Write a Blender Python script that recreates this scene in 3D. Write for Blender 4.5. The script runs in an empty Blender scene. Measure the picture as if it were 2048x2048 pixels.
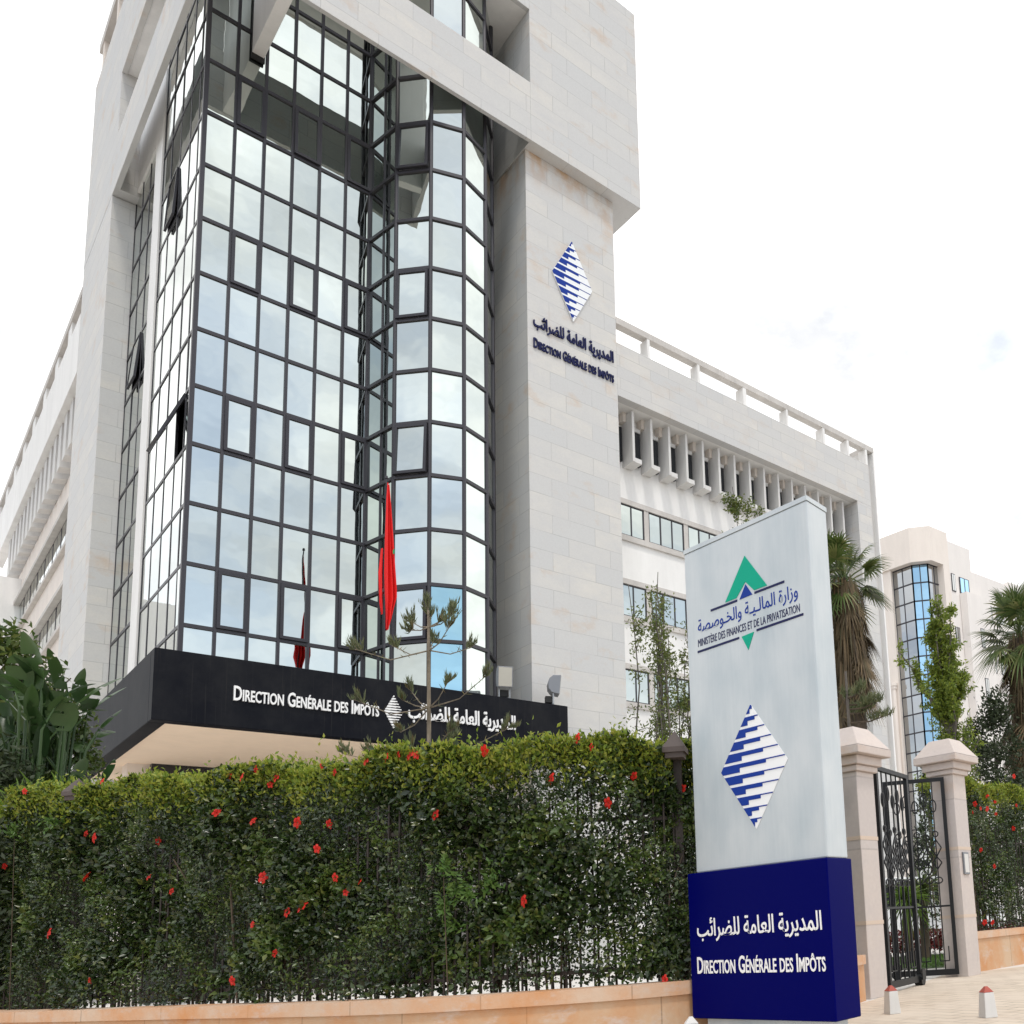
import bpy, math, random
import numpy as np
from mathutils import Vector, Matrix
R_ = math.radians
rng = np.random.default_rng(7)
random.seed(7)
S = bpy.context.scene
COL = S.collection

# ------------------------------------------------------------------ camera
cam_d = bpy.data.cameras.new("camera")
cam = bpy.data.objects.new("camera", cam_d)
COL.objects.link(cam)
S.camera = cam
cam_d.sensor_fit = 'HORIZONTAL'
cam_d.sensor_width = 36.0
cam_d.lens = 32.5182
cam_d.shift_x = -0.31885
cam_d.shift_y = 0.26149
cam_d.clip_start = 0.05
cam_d.clip_end = 3000
cr = Vector((0.99802527, 0.00946808, -0.0620961))
cu = Vector((0.06281377, -0.15043492, 0.9866224))
cf = Vector((0.0, 0.98857458, 0.15073258))
cam.matrix_world = Matrix(((cr.x, cu.x, -cf.x, 0), (cr.y, cu.y, -cf.y, 0), (cr.z, cu.z, -cf.z, 1.0), (0, 0, 0, 1)))

# ------------------------------------------------------------------ sky, sun, exposure
SUN_EL, SUN_AZ = R_(64), R_(-62)          # azimuth measured from +X towards +Y
sund = Vector((math.cos(SUN_EL) * math.cos(SUN_AZ), math.cos(SUN_EL) * math.sin(SUN_AZ), math.sin(SUN_EL)))
W = bpy.data.worlds.new("World")
S.world = W
W.use_nodes = True
nt = W.node_tree
nt.nodes.clear()
N = nt.nodes.new
out = N('ShaderNodeOutputWorld')
sky = N('ShaderNodeTexSky')
sky.sky_type = 'NISHITA'
sky.sun_disc = False
sky.sun_elevation = SUN_EL
sky.sun_rotation = math.pi / 2 - SUN_AZ
bg1 = N('ShaderNodeBackground'); bg1.inputs['Strength'].default_value = 0.14
bg2 = N('ShaderNodeBackground'); bg2.inputs['Color'].default_value = (1.0, 0.995, 0.98, 1)
tc = N('ShaderNodeTexCoord')
mp = N('ShaderNodeMapping'); mp.inputs['Location'].default_value = (3.1, 0.7, 0.0); mp.inputs['Scale'].default_value = (1, 1, 1.9)
nz = N('ShaderNodeTexNoise'); nz.inputs['Scale'].default_value = 2.6; nz.inputs['Detail'].default_value = 7; nz.inputs['Roughness'].default_value = 0.56
rp = N('ShaderNodeValToRGB')
rp.color_ramp.elements[0].position = 0.34; rp.color_ramp.elements[0].color = (0.42, 0.42, 0.42, 1)
rp.color_ramp.elements[1].position = 0.55; rp.color_ramp.elements[1].color = (1, 1, 1, 1)
nz2 = N('ShaderNodeTexNoise'); nz2.inputs['Scale'].default_value = 4.2; nz2.inputs['Detail'].default_value = 7; nz2.inputs['Roughness'].default_value = 0.6
ms = N('ShaderNodeMapRange'); ms.inputs['From Min'].default_value = 0.36; ms.inputs['From Max'].default_value = 0.64
ms.inputs['To Min'].default_value = 0.82; ms.inputs['To Max'].default_value = 1.40
mx = N('ShaderNodeMixShader')
L = nt.links.new
L(tc.outputs['Generated'], mp.inputs['Vector'])
L(mp.outputs['Vector'], nz.inputs['Vector']); L(mp.outputs['Vector'], nz2.inputs['Vector'])
sx_ = N('ShaderNodeSeparateXYZ'); L(tc.outputs['Generated'], sx_.inputs[0])
ma = N('ShaderNodeMath'); ma.operation = 'MULTIPLY_ADD'; L(sx_.outputs['Y'], ma.inputs[0]); ma.inputs[1].default_value = 0.10; L(nz.outputs['Fac'], ma.inputs[2])
L(ma.outputs[0], rp.inputs['Fac'])
L(nz2.outputs['Fac'], ms.inputs['Value']); L(ms.outputs['Result'], bg2.inputs['Strength'])
L(sky.outputs['Color'], bg1.inputs['Color'])
L(rp.outputs['Color'], mx.inputs['Fac'])
L(bg1.outputs['Background'], mx.inputs[1]); L(bg2.outputs['Background'], mx.inputs[2])
L(mx.outputs['Shader'], out.inputs['Surface'])
sun_l = bpy.data.lights.new("sun", 'SUN')
sun_l.energy = 1.0; sun_l.angle = R_(7); sun_l.color = (1.0, 0.95, 0.87)
sun = bpy.data.objects.new("sun", sun_l)
COL.objects.link(sun)
sun.rotation_euler = (-sund).to_track_quat('-Z', 'Y').to_euler()
S.view_settings.view_transform = 'Standard'
S.view_settings.look = 'None'
S.view_settings.exposure = 0.43
S.view_settings.gamma = 1.0

# ------------------------------------------------------------------ materials
def mat(name, col, rough=0.7, metal=0.0, spec=0.5):
    m = bpy.data.materials.new(name)
    m.use_nodes = True
    b = m.node_tree.nodes['Principled BSDF']
    b.inputs['Base Color'].default_value = (*col, 1)
    b.inputs['Roughness'].default_value = rough
    b.inputs['Metallic'].default_value = metal
    b.inputs['Specular IOR Level'].default_value = spec
    return m

def nodes(m):
    return m.node_tree.nodes, m.node_tree.links.new, m.node_tree.nodes['Principled BSDF']

def mixc(nd, lk, fac, a, b, mode='MIX'):
    x = nd.new('ShaderNodeMix'); x.data_type = 'RGBA'; x.blend_type = mode
    for s, v in ((x.inputs[0], fac), (x.inputs[6], a), (x.inputs[7], b)):
        if isinstance(v, (int, float)): s.default_value = v
        elif isinstance(v, tuple): s.default_value = (*v, 1)
        else: lk(v, s)
    return x.outputs[2]

def noise(nd, lk, scale, detail=4, vec=None, stretch=None, rough=0.55):
    n = nd.new('ShaderNodeTexNoise'); n.inputs['Scale'].default_value = scale; n.inputs['Detail'].default_value = detail
    n.inputs['Roughness'].default_value = rough
    t = nd.new('ShaderNodeTexCoord')
    src = t.outputs['Object'] if vec is None else vec
    if stretch:
        q = nd.new('ShaderNodeMapping'); q.inputs['Scale'].default_value = stretch; lk(src, q.inputs['Vector']); src = q.outputs['Vector']
    lk(src, n.inputs['Vector'])
    return n.outputs['Fac']

def ramp(nd, lk, fac, p0, p1, c0=(0, 0, 0), c1=(1, 1, 1)):
    r = nd.new('ShaderNodeValToRGB')
    r.color_ramp.elements[0].position = p0; r.color_ramp.elements[0].color = (*c0, 1)
    r.color_ramp.elements[1].position = p1; r.color_ramp.elements[1].color = (*c1, 1)
    lk(fac, r.inputs['Fac'])
    return r.outputs['Color']

def bump(nd, lk, b, h, strength=0.2, dist=0.02):
    x = nd.new('ShaderNodeBump'); x.inputs['Strength'].default_value = strength; x.inputs['Distance'].default_value = dist
    lk(h, x.inputs['Height']); lk(x.outputs['Normal'], b.inputs['Normal'])

def facade_uv(nd, lk):
    """2D coordinates running along a wall whichever way it faces."""
    t = nd.new('ShaderNodeTexCoord')
    sp = nd.new('ShaderNodeSeparateXYZ'); lk(t.outputs['Object'], sp.inputs[0])
    sn = nd.new('ShaderNodeSeparateXYZ'); lk(t.outputs['Normal'], sn.inputs[0])
    ab = nd.new('ShaderNodeMath'); ab.operation = 'ABSOLUTE'; lk(sn.outputs['X'], ab.inputs[0])
    gt = nd.new('ShaderNodeMath'); gt.operation = 'GREATER_THAN'; lk(ab.outputs[0], gt.inputs[0]); gt.inputs[1].default_value = 0.6
    mf = nd.new('ShaderNodeMix'); mf.data_type = 'FLOAT'; lk(gt.outputs[0], mf.inputs[0]); lk(sp.outputs['X'], mf.inputs[2]); lk(sp.outputs['Y'], mf.inputs[3])
    cb = nd.new('ShaderNodeCombineXYZ'); lk(mf.outputs[0], cb.inputs['X']); lk(sp.outputs['Z'], cb.inputs['Y'])
    return cb.outputs[0]

def brick(nd, lk, uv, c1, c2, cm, w, h, mortar, offset=0.5):
    b = nd.new('ShaderNodeTexBrick')
    b.inputs['Color1'].default_value = (*c1, 1); b.inputs['Color2'].default_value = (*c2, 1); b.inputs['Mortar'].default_value = (*cm, 1)
    b.inputs['Scale'].default_value = 1; b.inputs['Mortar Size'].default_value = mortar; b.inputs['Mortar Smooth'].default_value = 0.1
    b.inputs['Brick Width'].default_value = w; b.inputs['Row Height'].default_value = h; b.inputs['Bias'].default_value = 0.0
    b.offset = offset
    lk(uv, b.inputs['Vector'])
    return b

def stone_mat(name, base, w=1.55, h=0.62, stain=1.0, joint=0.012):
    m = mat(name, base, 0.6)
    nd, lk, b = nodes(m)
    uv = facade_uv(nd, lk)
    k = lambda f: tuple(c * f for c in base)
    br = brick(nd, lk, uv, k(1.05), k(0.955), k(0.70), w, h, joint, 0.37)
    br2 = brick(nd, lk, uv, (1.03, 1.0, 0.95), (0.97, 0.985, 1.0), (1, 1, 1), w, h, 0.0, 0.37)
    c = mixc(nd, lk, 1.0, br.outputs['Color'], br2.outputs['Color'], 'MULTIPLY')
    # cloudy marble veining and rusty spots
    v = ramp(nd, lk, noise(nd, lk, 0.9, 8, None, (1, 1, 2.2), 0.7), 0.35, 0.7)
    c = mixc(nd, lk, v, c, (base[0] * 0.93, base[1] * 0.93, base[2] * 0.94))
    s = ramp(nd, lk, noise(nd, lk, 0.75, 9, None, (1, 1, 1.5), 0.62), 0.57, 0.76)
    sm = nd.new('ShaderNodeMath'); sm.operation = 'MULTIPLY'; lk(s, sm.inputs[0]); sm.inputs[1].default_value = 0.75 * stain
    c = mixc(nd, lk, sm.outputs[0], c, (base[0] * 0.92, base[1] * 0.70, base[2] * 0.52))
    d = ramp(nd, lk, noise(nd, lk, 1.6, 10, None, (3, 3, 0.7), 0.75), 0.62, 0.72)
    dm = nd.new('ShaderNodeMath'); dm.operation = 'MULTIPLY'; lk(d, dm.inputs[0]); dm.inputs[1].default_value = 0.40 * stain
    c = mixc(nd, lk, dm.outputs[0], c, k(0.72))
    g = noise(nd, lk, 18, 4)
    c = mixc(nd, lk, 0.10, c, g, 'OVERLAY')
    lk(c, b.inputs['Base Color'])
    bump(nd, lk, b, br.outputs['Fac'], -0.25, 0.01)
    return m

def plaster_mat(name, base, streak=0.12, rough=0.85):
    m = mat(name, base, rough)
    nd, lk, b = nodes(m)
    v = ramp(nd, lk, noise(nd, lk, 1.3, 7, None, (1.2, 1.2, 0.25), 0.65), 0.35, 0.75)
    c = mixc(nd, lk, v, base, tuple(x * (1 - streak) for x in base))
    c = mixc(nd, lk, 0.08, c, noise(nd, lk, 9, 4), 'OVERLAY')
    lk(c, b.inputs['Base Color'])
    bump(nd, lk, b, noise(nd, lk, 60, 3), 0.08, 0.01)
    return m

def glass_mat(name, base, rough=0.02, var=0.12, wave=0.012):
    """mirror-coated curtain wall glass: each pane is a little different"""
    m = mat(name, base, rough, 1.0)
    nd, lk, b = nodes(m)
    g = nd.new('ShaderNodeNewGeometry')
    mr = nd.new('ShaderNodeMapRange'); lk(g.outputs['Random Per Island'], mr.inputs['Value'])
    mr.inputs['To Min'].default_value = 1 - var; mr.inputs['To Max'].default_value = 1.0
    c = mixc(nd, lk, 1.0, base, mr.outputs['Result'], 'MULTIPLY')
    lk(c, b.inputs['Base Color'])
    bump(nd, lk, b, noise(nd, lk, 0.9, 2), 0.35, wave)
    return m

def leaf_mat(name, cols, rough=0.45, trans=0.25, spec=0.4):
    m = bpy.data.materials.new(name); m.use_nodes = True
    nd, lk, b = nodes(m)
    g = nd.new('ShaderNodeNewGeometry')
    r = nd.new('ShaderNodeValToRGB'); r.color_ramp.interpolation = 'LINEAR'
    el = r.color_ramp.elements
    while len(el) < len(cols): el.new(0.5)
    for i, c in enumerate(cols):
        el[i].position = i / (len(cols) - 1); el[i].color = (*c, 1)
    lk(g.outputs['Random Per Island'], r.inputs['Fac'])
    lk(r.outputs['Color'], b.inputs['Base Color'])
    b.inputs['Roughness'].default_value = rough
    b.inputs['Specular IOR Level'].default_value = spec
    t = nd.new('ShaderNodeBsdfTranslucent'); lk(r.outputs['Color'], t.inputs['Color'])
    x = nd.new('ShaderNodeMixShader'); x.inputs[0].default_value = trans
    lk(b.outputs[0], x.inputs[1]); lk(t.outputs[0], x.inputs[2])
    o = [n for n in nd if n.type == 'OUTPUT_MATERIAL'][0]
    lk(x.outputs[0], o.inputs['Surface'])
    return m

M = {}
M['stone'] = stone_mat('pale_marble_cladding', (0.59, 0.585, 0.575), 1.55, 0.62)
def rusty_top(m, z0, z1):
    nd, lk, b = nodes(m)
    old = b.inputs['Base Color'].links[0].from_socket
    t = nd.new('ShaderNodeTexCoord'); sp = nd.new('ShaderNodeSeparateXYZ'); lk(t.outputs['Object'], sp.inputs[0])
    mr = nd.new('ShaderNodeMapRange'); mr.inputs['From Min'].default_value = z0; mr.inputs['From Max'].default_value = z1; lk(sp.outputs['Z'], mr.inputs['Value'])
    n = ramp(nd, lk, noise(nd, lk, 1.4, 7, None, (1.4, 1.4, 0.8), 0.6), 0.36, 0.62)
    q = nd.new('ShaderNodeMath'); q.operation = 'MULTIPLY'; lk(mr.outputs['Result'], q.inputs[0]); lk(n, q.inputs[1])
    q2 = nd.new('ShaderNodeMath'); q2.operation = 'POWER'; lk(q.outputs[0], q2.inputs[0]); q2.inputs[1].default_value = 1.3
    lk(mixc(nd, lk, q2.outputs[0], old, (0.50, 0.33, 0.20)), b.inputs['Base Color'])
M['stone_pier'] = stone_mat('rust_stained_marble_cladding', (0.59, 0.585, 0.575), 1.55, 0.62)
rusty_top(M['stone_pier'], 25.5, 26.95)
M['stone_fine'] = stone_mat('pale_marble_narrow_courses', (0.585, 0.578, 0.568), 1.3, 0.42, 0.5, 0.010)
M['white'] = plaster_mat('white_render', (0.84, 0.83, 0.815), 0.13)
M['white_warm'] = plaster_mat('warm_white_render', (0.80, 0.73, 0.67), 0.12)
M['soffit'] = plaster_mat('cream_soffit', (0.93, 0.75, 0.58), 0.08)
M['precast'] = plaster_mat('grey_precast_concrete', (0.67, 0.66, 0.645), 0.20)
M['ledge'] = plaster_mat('weathered_ledge', (0.60, 0.57, 0.54), 0.25)
M['glass'] = glass_mat('mirror_glass', (0.585, 0.635, 0.61), 0.014, 0.13)
M['glass_blue'] = glass_mat('blue_mirror_glass', (0.36, 0.58, 0.76), 0.02, 0.2)
M['glass_grey'] = glass_mat('grey_mirror_glass', (0.50, 0.51, 0.51), 0.03, 0.2)
M['glass_dark'] = mat('dark_window_glass', (0.02, 0.022, 0.026), 0.08)
M['mullion'] = mat('dark_bronze_aluminium', (0.040, 0.038, 0.046), 0.42, 0.2)
M['sash'] = mat('dark_sash_aluminium', (0.035, 0.034, 0.042), 0.42, 0.3)
M['black'] = plaster_mat('black_canopy_cladding', (0.014, 0.015, 0.019), 0.3, 0.55)
nd, lk, b = nodes(M['black'])
cc = mixc(nd, lk, ramp(nd, lk, noise(nd, lk, 0.9, 9, None, (1, 1, 0.8), 0.7), 0.40, 0.72), (0.006, 0.007, 0.011), (0.019, 0.0195, 0.022))
cc = mixc(nd, lk, ramp(nd, lk, noise(nd, lk, 2.2, 6, None, (9, 9, 0.15), 0.6), 0.58, 0.74), cc, (0.026, 0.0255, 0.026))
lk(cc, b.inputs['Base Color']); b.inputs['Specular IOR Level'].default_value = 0.08
M['letter_white'] = mat('white_letter_enamel', (0.85, 0.85, 0.85), 0.4)
M['letter_navy'] = mat('navy_letter_enamel', (0.010, 0.014, 0.075), 0.5, 0.0, 0.2)
M['sign_navy'] = mat('navy_sign_paint', (0.0004, 0.0012, 0.088), 0.30, 0.0, 0.03)
M['sign_blue'] = mat('royal_blue_vinyl', (0.006, 0.036, 0.27), 0.5, 0.0, 0.15)
M['emblem_white'] = mat('white_emblem_panel', (0.82, 0.84, 0.86), 0.4)
M['vinyl_green'] = mat('green_vinyl', (0.0, 0.35, 0.23), 0.5, 0.0, 0.15)
M['alu'] = mat('brushed_aluminium_panel', (0.53, 0.57, 0.60), 0.42, 0.25)
nd, lk, b = nodes(M['alu'])
cc = mixc(nd, lk, ramp(nd, lk, noise(nd, lk, 1.7, 5, None, (1.5, 1.5, 0.7)), 0.35, 0.7), (0.54, 0.58, 0.605), (0.42, 0.48, 0.52))
cc = mixc(nd, lk, 0.07, cc, noise(nd, lk, 5, 5, None, (8, 8, 0.25)), 'OVERLAY')
lk(cc, b.inputs['Base Color'])
M['iron'] = mat('black_wrought_iron', (0.010, 0.011, 0.013), 0.45, 0.4)
M['rust_iron'] = mat('dark_brown_iron', (0.030, 0.022, 0.018), 0.6, 0.2)
M['cap_iron'] = mat('weathered_iron_cap', (0.085, 0.066, 0.060), 0.7)
M['red_cloth'] = mat('red_flag_cloth', (0.78, 0.010, 0.010), 0.75)
M['green_cloth'] = mat('green_cloth', (0.02, 0.25, 0.08), 0.75)
M['lamp_grey'] = mat('grey_cast_aluminium', (0.22, 0.23, 0.25), 0.45, 0.5)
M['lamp_glass'] = mat('lamp_glass', (0.55, 0.53, 0.47), 0.12, 0.3)
M['steel'] = mat('galvanised_steel', (0.35, 0.36, 0.37), 0.4, 0.6)
M['van_white'] = mat('white_van_paint', (0.78, 0.79, 0.80), 0.25)
M['rubber'] = mat('black_rubber', (0.015, 0.015, 0.015), 0.7)
M['red_paint'] = plaster_mat('red_post_paint', (0.42, 0.10, 0.075), 0.3)
M['post_white'] = plaster_mat('white_post_paint', (0.72, 0.71, 0.69), 0.25)
M['pink_stone'] = stone_mat('pink_pillar_stone', (0.545, 0.49, 0.465), 3.0, 0.95, 1.2, 0.012)
M['cap_stone'] = stone_mat('pillar_cap_stone', (0.54, 0.475, 0.445), 9.0, 9.0, 1.4, 0.001)
M['far_wall'] = plaster_mat('far_cream_render', (0.82, 0.745, 0.68), 0.08)
M['far_white'] = plaster_mat('far_white_render', (0.82, 0.775, 0.74), 0.08)
# sandstone of the low wall
def sandstone(name, base, w, h):
    m = mat(name, base, 0.8)
    nd, lk, b = nodes(m)
    uv = facade_uv(nd, lk)
    br = brick(nd, lk, uv, base, tuple(x * 0.93 for x in base), tuple(x * 0.55 for x in base), w, h, 0.006, 0.5)
    c = mixc(nd, lk, ramp(nd, lk, noise(nd, lk, 1.5, 8, None, (1, 1, 0.8), 0.65), 0.38, 0.68), br.outputs['Color'], (base[0] * 0.95, base[1] * 0.60, base[2] * 0.33))
    c = mixc(nd, lk, ramp(nd, lk, noise(nd, lk, 2.3, 8, None, (1, 1, 2), 0.7), 0.55, 0.75), c, (0.58, 0.50, 0.44))
    lk(c, b.inputs['Base Color'])
    bump(nd, lk, b, noise(nd, lk, 25, 5), 0.25, 0.01)
    return m
M['sand'] = sandstone('orange_sandstone', (0.58, 0.41, 0.27), 1.1, 9.0)
M['sand_cap'] = sandstone('pale_sandstone_coping', (0.62, 0.46, 0.34), 1.25, 9.0)
# bark
def bark(name, base, sc=7):
    m = mat(name, base, 0.9)
    nd, lk, b = nodes(m)
    n = noise(nd, lk, sc, 6, None, (1, 1, 0.35))
    lk(mixc(nd, lk, ramp(nd, lk, n, 0.3, 0.7), tuple(x * 0.5 for x in base), tuple(x * 1.4 for x in base)), b.inputs['Base Color'])
    bump(nd, lk, b, n, 0.5, 0.03)
    return m
M['bark'] = bark('grey_bark', (0.12, 0.105, 0.09))
M['bark_palm'] = bark('palm_bark', (0.10, 0.075, 0.055), 4)
M['pine_bark'] = bark('pale_pine_bark', (0.20, 0.165, 0.12), 12)
M['twig'] = bark('brown_twig', (0.085, 0.062, 0.042), 12)
# foliage
M['hedge'] = leaf_mat('hedge_leaf', [(0.014, 0.028, 0.008), (0.022, 0.042, 0.011), (0.034, 0.062, 0.015), (0.075, 0.115, 0.028), (0.018, 0.036, 0.010), (0.050, 0.086, 0.020), (0.012, 0.024, 0.008), (0.14, 0.16, 0.045)], 0.28, 0.22, 0.6)
M['hedge_mid'] = leaf_mat('hedge_leaf_younger', [(0.040, 0.075, 0.016), (0.07, 0.12, 0.024), (0.12, 0.17, 0.036), (0.05, 0.09, 0.018), (0.18, 0.20, 0.05)], 0.30, 0.28, 0.55)
M['hedge_new'] = leaf_mat('hedge_new_growth', [(0.12, 0.19, 0.024), (0.20, 0.28, 0.034), (0.30, 0.36, 0.045), (0.38, 0.38, 0.06), (0.17, 0.24, 0.03)], 0.4, 0.38)
M['creeper'] = leaf_mat('creeper_leaf', [(0.07, 0.15, 0.03), (0.10, 0.19, 0.035), (0.14, 0.22, 0.05)], 0.4, 0.35)
M['petal'] = leaf_mat('red_petal', [(0.55, 0.012, 0.008), (0.68, 0.022, 0.010), (0.62, 0.014, 0.012)], 0.55, 0.3)
M['palm'] = leaf_mat('palm_leaf', [(0.05, 0.085, 0.022), (0.08, 0.125, 0.03), (0.115, 0.155, 0.045), (0.19, 0.19, 0.07)], 0.4, 0.25)
M['palm_dead'] = leaf_mat('dead_palm_leaf', [(0.055, 0.040, 0.024), (0.11, 0.078, 0.042), (0.18, 0.125, 0.065), (0.07, 0.065, 0.032)], 0.75, 0.15)
M['sapling'] = leaf_mat('sapling_leaf', [(0.08, 0.12, 0.03), (0.13, 0.17, 0.04), (0.20, 0.22, 0.055), (0.10, 0.14, 0.04)], 0.45, 0.4)
M['poplar'] = leaf_mat('yellow_green_leaf', [(0.12, 0.18, 0.028), (0.19, 0.26, 0.04), (0.29, 0.34, 0.045), (0.14, 0.20, 0.04)], 0.45, 0.4)
M['strelitzia'] = leaf_mat('paddle_leaf', [(0.024, 0.055, 0.018), (0.040, 0.085, 0.024), (0.065, 0.12, 0.038), (0.05, 0.09, 0.028)], 0.30, 0.3)
M['bush'] = leaf_mat('bush_leaf', [(0.045, 0.085, 0.018), (0.075, 0.125, 0.025), (0.16, 0.19, 0.04), (0.06, 0.10, 0.025)], 0.4, 0.35)
M['spiky'] = leaf_mat('light_green_blade', [(0.12, 0.21, 0.03), (0.17, 0.27, 0.04), (0.10, 0.18, 0.03)], 0.45, 0.35)
M['needle'] = leaf_mat('grey_green_needle', [(0.085, 0.11, 0.05), (0.12, 0.145, 0.065), (0.18, 0.19, 0.085), (0.10, 0.12, 0.06)], 0.55, 0.2)
M['needle_dry'] = leaf_mat('dry_needle', [(0.16, 0.11, 0.035), (0.10, 0.09, 0.035), (0.19, 0.15, 0.05)], 0.6, 0.2)
M['maroon'] = leaf_mat('maroon_leaf', [(0.13, 0.012, 0.014), (0.20, 0.022, 0.020), (0.09, 0.010, 0.012), (0.24, 0.05, 0.035)], 0.45, 0.25)
M['grass'] = leaf_mat('grass_blade', [(0.08, 0.17, 0.025), (0.11, 0.22, 0.03), (0.06, 0.13, 0.02)], 0.5, 0.3)
M['dark_leaf'] = leaf_mat('dark_tree_leaf', [(0.022, 0.036, 0.014), (0.035, 0.052, 0.02), (0.05, 0.066, 0.028)], 0.5, 0.2)
# pavement
pv = mat('beige_paving', (0.56, 0.47, 0.37), 0.85)
nd, lk, b = nodes(pv)
t = nd.new('ShaderNodeTexCoord'); q = nd.new('ShaderNodeMapping'); q.inputs['Rotation'].default_value = (0, 0, R_(50)); lk(t.outputs['Object'], q.inputs['Vector'])
br = brick(nd, lk, q.outputs['Vector'], (0.60, 0.51, 0.41), (0.52, 0.43, 0.34), (0.33, 0.27, 0.21), 0.40, 0.20, 0.014)
cc = mixc(nd, lk, ramp(nd, lk, noise(nd, lk, 0.8, 8), 0.35, 0.7), br.outputs['Color'], (0.62, 0.53, 0.44))
cc = mixc(nd, lk, ramp(nd, lk, noise(nd, lk, 3.0, 8), 0.55, 0.75), cc, (0.44, 0.35, 0.27))
cc = mixc(nd, lk, ramp(nd, lk, noise(nd, lk, 1.1, 10, None, None, 0.75), 0.60, 0.68), cc, (0.36, 0.29, 0.225))
lk(cc, b.inputs['Base Color']); bump(nd, lk, b, br.outputs['Fac'], -0.5, 0.015)
M['paving'] = pv
M['drive'] = plaster_mat('pale_concrete_drive', (0.68, 0.655, 0.62), 0.12)
M['asphalt'] = plaster_mat('asphalt', (0.20, 0.195, 0.19), 0.2)
M['lawn'] = plaster_mat('lawn_soil', (0.06, 0.11, 0.025), 0.3)

# ------------------------------------------------------------------ mesh helpers
class MB:
    def __init__(s): s.v = []; s.f = []
    def add(s, vs, fs):
        o = len(s.v); s.v.extend([tuple(p) for p in vs]); s.f.extend([tuple(i + o for i in f) for f in fs]); return s
    def box(s, x0, x1, y0, y1, z0, z1):
        return s.add([(x0, y0, z0), (x1, y0, z0), (x1, y1, z0), (x0, y1, z0), (x0, y0, z1), (x1, y0, z1), (x1, y1, z1), (x0, y1, z1)],
                     [(0, 3, 2, 1), (4, 5, 6, 7), (0, 1, 5, 4), (1, 2, 6, 5), (2, 3, 7, 6), (3, 0, 4, 7)])
    def prism(s, poly, z0, z1):
        n = len(poly)
        return s.add([(x, y, z0) for x, y in poly] + [(x, y, z1) for x, y in poly],
                     [tuple(range(n - 1, -1, -1)), tuple(range(n, 2 * n))] + [(i, (i + 1) % n, n + (i + 1) % n, n + i) for i in range(n)])
    def bar(s, p, q, w, h=None, up=(0, 0, 1)):
        h = w if h is None else h
        p, q = Vector(p), Vector(q); d = (q - p).normalized()
        a = d.cross(Vector(up))
        if a.length < 1e-4: a = d.cross(Vector((1, 0, 0)))
        a.normalize(); c = a.cross(d).normalized()
        a *= w / 2; c *= h / 2
        vs = [p - a - c, p + a - c, p + a + c, p - a + c, q - a - c, q + a - c, q + a + c, q - a + c]
        return s.add(vs, [(3, 2, 1, 0), (4, 5, 6, 7), (0, 1, 5, 4), (1, 2, 6, 5), (2, 3, 7, 6), (3, 0, 4, 7)])
    def tube(s, pts, r0, r1=None, n=8):
        r1 = r0 if r1 is None else r1
        P = [Vector(p) for p in pts]; o = len(s.v); m = len(P)
        for i, p in enumerate(P):
            d = (P[min(i + 1, m - 1)] - P[max(i - 1, 0)]).normalized()
            a = d.cross(Vector((0.31, 0.95, 0.05)))
            if a.length < 1e-3: a = d.cross(Vector((1, 0, 0)))
            a.normalize(); c = a.cross(d)
            r = r0 + (r1 - r0) * i / (m - 1)
            for k in range(n):
                t = 2 * math.pi * k / n
                s.v.append(tuple(p + a * (r * math.cos(t)) + c * (r * math.sin(t))))
        for i in range(m - 1):
            for k in range(n):
                k2 = (k + 1) % n
                s.f.append((o + i * n + k, o + i * n + k2, o + (i + 1) * n + k2, o + (i + 1) * n + k))
        s.f.append(tuple(o + k for k in range(n - 1, -1, -1))); s.f.append(tuple(o + (m - 1) * n + k for k in range(n)))
        return s
    def build(s, name, m, parent=None, bevel=0, smooth=False):
        me = bpy.data.meshes.new(name); me.from_pydata(s.v, [], s.f); me.update()
        o = bpy.data.objects.new(name, me); COL.objects.link(o)
        me.materials.append(m)
        if parent: o.parent = parent
        if smooth: me.polygons.foreach_set('use_smooth', [True] * len(me.polygons))
        if bevel:
            md = o.modifiers.new('bevel', 'BEVEL'); md.width = bevel; md.segments = 2; md.limit_method = 'ANGLE'
        return o

def npmesh(name, V, F, m, parent=None):
    me = bpy.data.meshes.new(name)
    me.vertices.add(len(V)); me.vertices.foreach_set('co', np.asarray(V, np.float32).ravel())
    F = np.asarray(F, np.int32); k = F.shape[1]
    me.loops.add(F.size); me.loops.foreach_set('vertex_index', F.ravel())
    me.polygons.add(len(F)); me.polygons.foreach_set('loop_start', np.arange(0, F.size, k, dtype=np.int32))
    me.update(calc_edges=True)
    o = bpy.data.objects.new(name, me); COL.objects.link(o); me.materials.append(m)
    if parent: o.parent = parent
    return o

def unit(a): return a / (np.linalg.norm(a, axis=-1, keepdims=True) + 1e-9)

def leaf_arrays(P, D, Nn, ln, wd, fold=0.25):
    """one folded diamond leaf per point: P base point, D direction, Nn rough normal"""
    D = unit(D); B = unit(np.cross(D, Nn)); Nn = np.cross(B, D)
    ln = np.broadcast_to(np.asarray(ln, float), (len(P),))[:, None]; wd = np.broadcast_to(np.asarray(wd, float), (len(P),))[:, None]
    v0 = P; v2 = P + D * ln
    mid = P + D * ln * 0.45
    v1 = mid + B * wd / 2 + Nn * wd * fold; v3 = mid - B * wd / 2 + Nn * wd * fold
    V = np.stack([v0, v1, v2, v3], 1).reshape(-1, 3)
    n = len(P); i = np.arange(n)[:, None] * 4
    return V, np.concatenate([i + np.array([[0, 1, 2]]), i + np.array([[0, 2, 3]])], 0)

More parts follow.
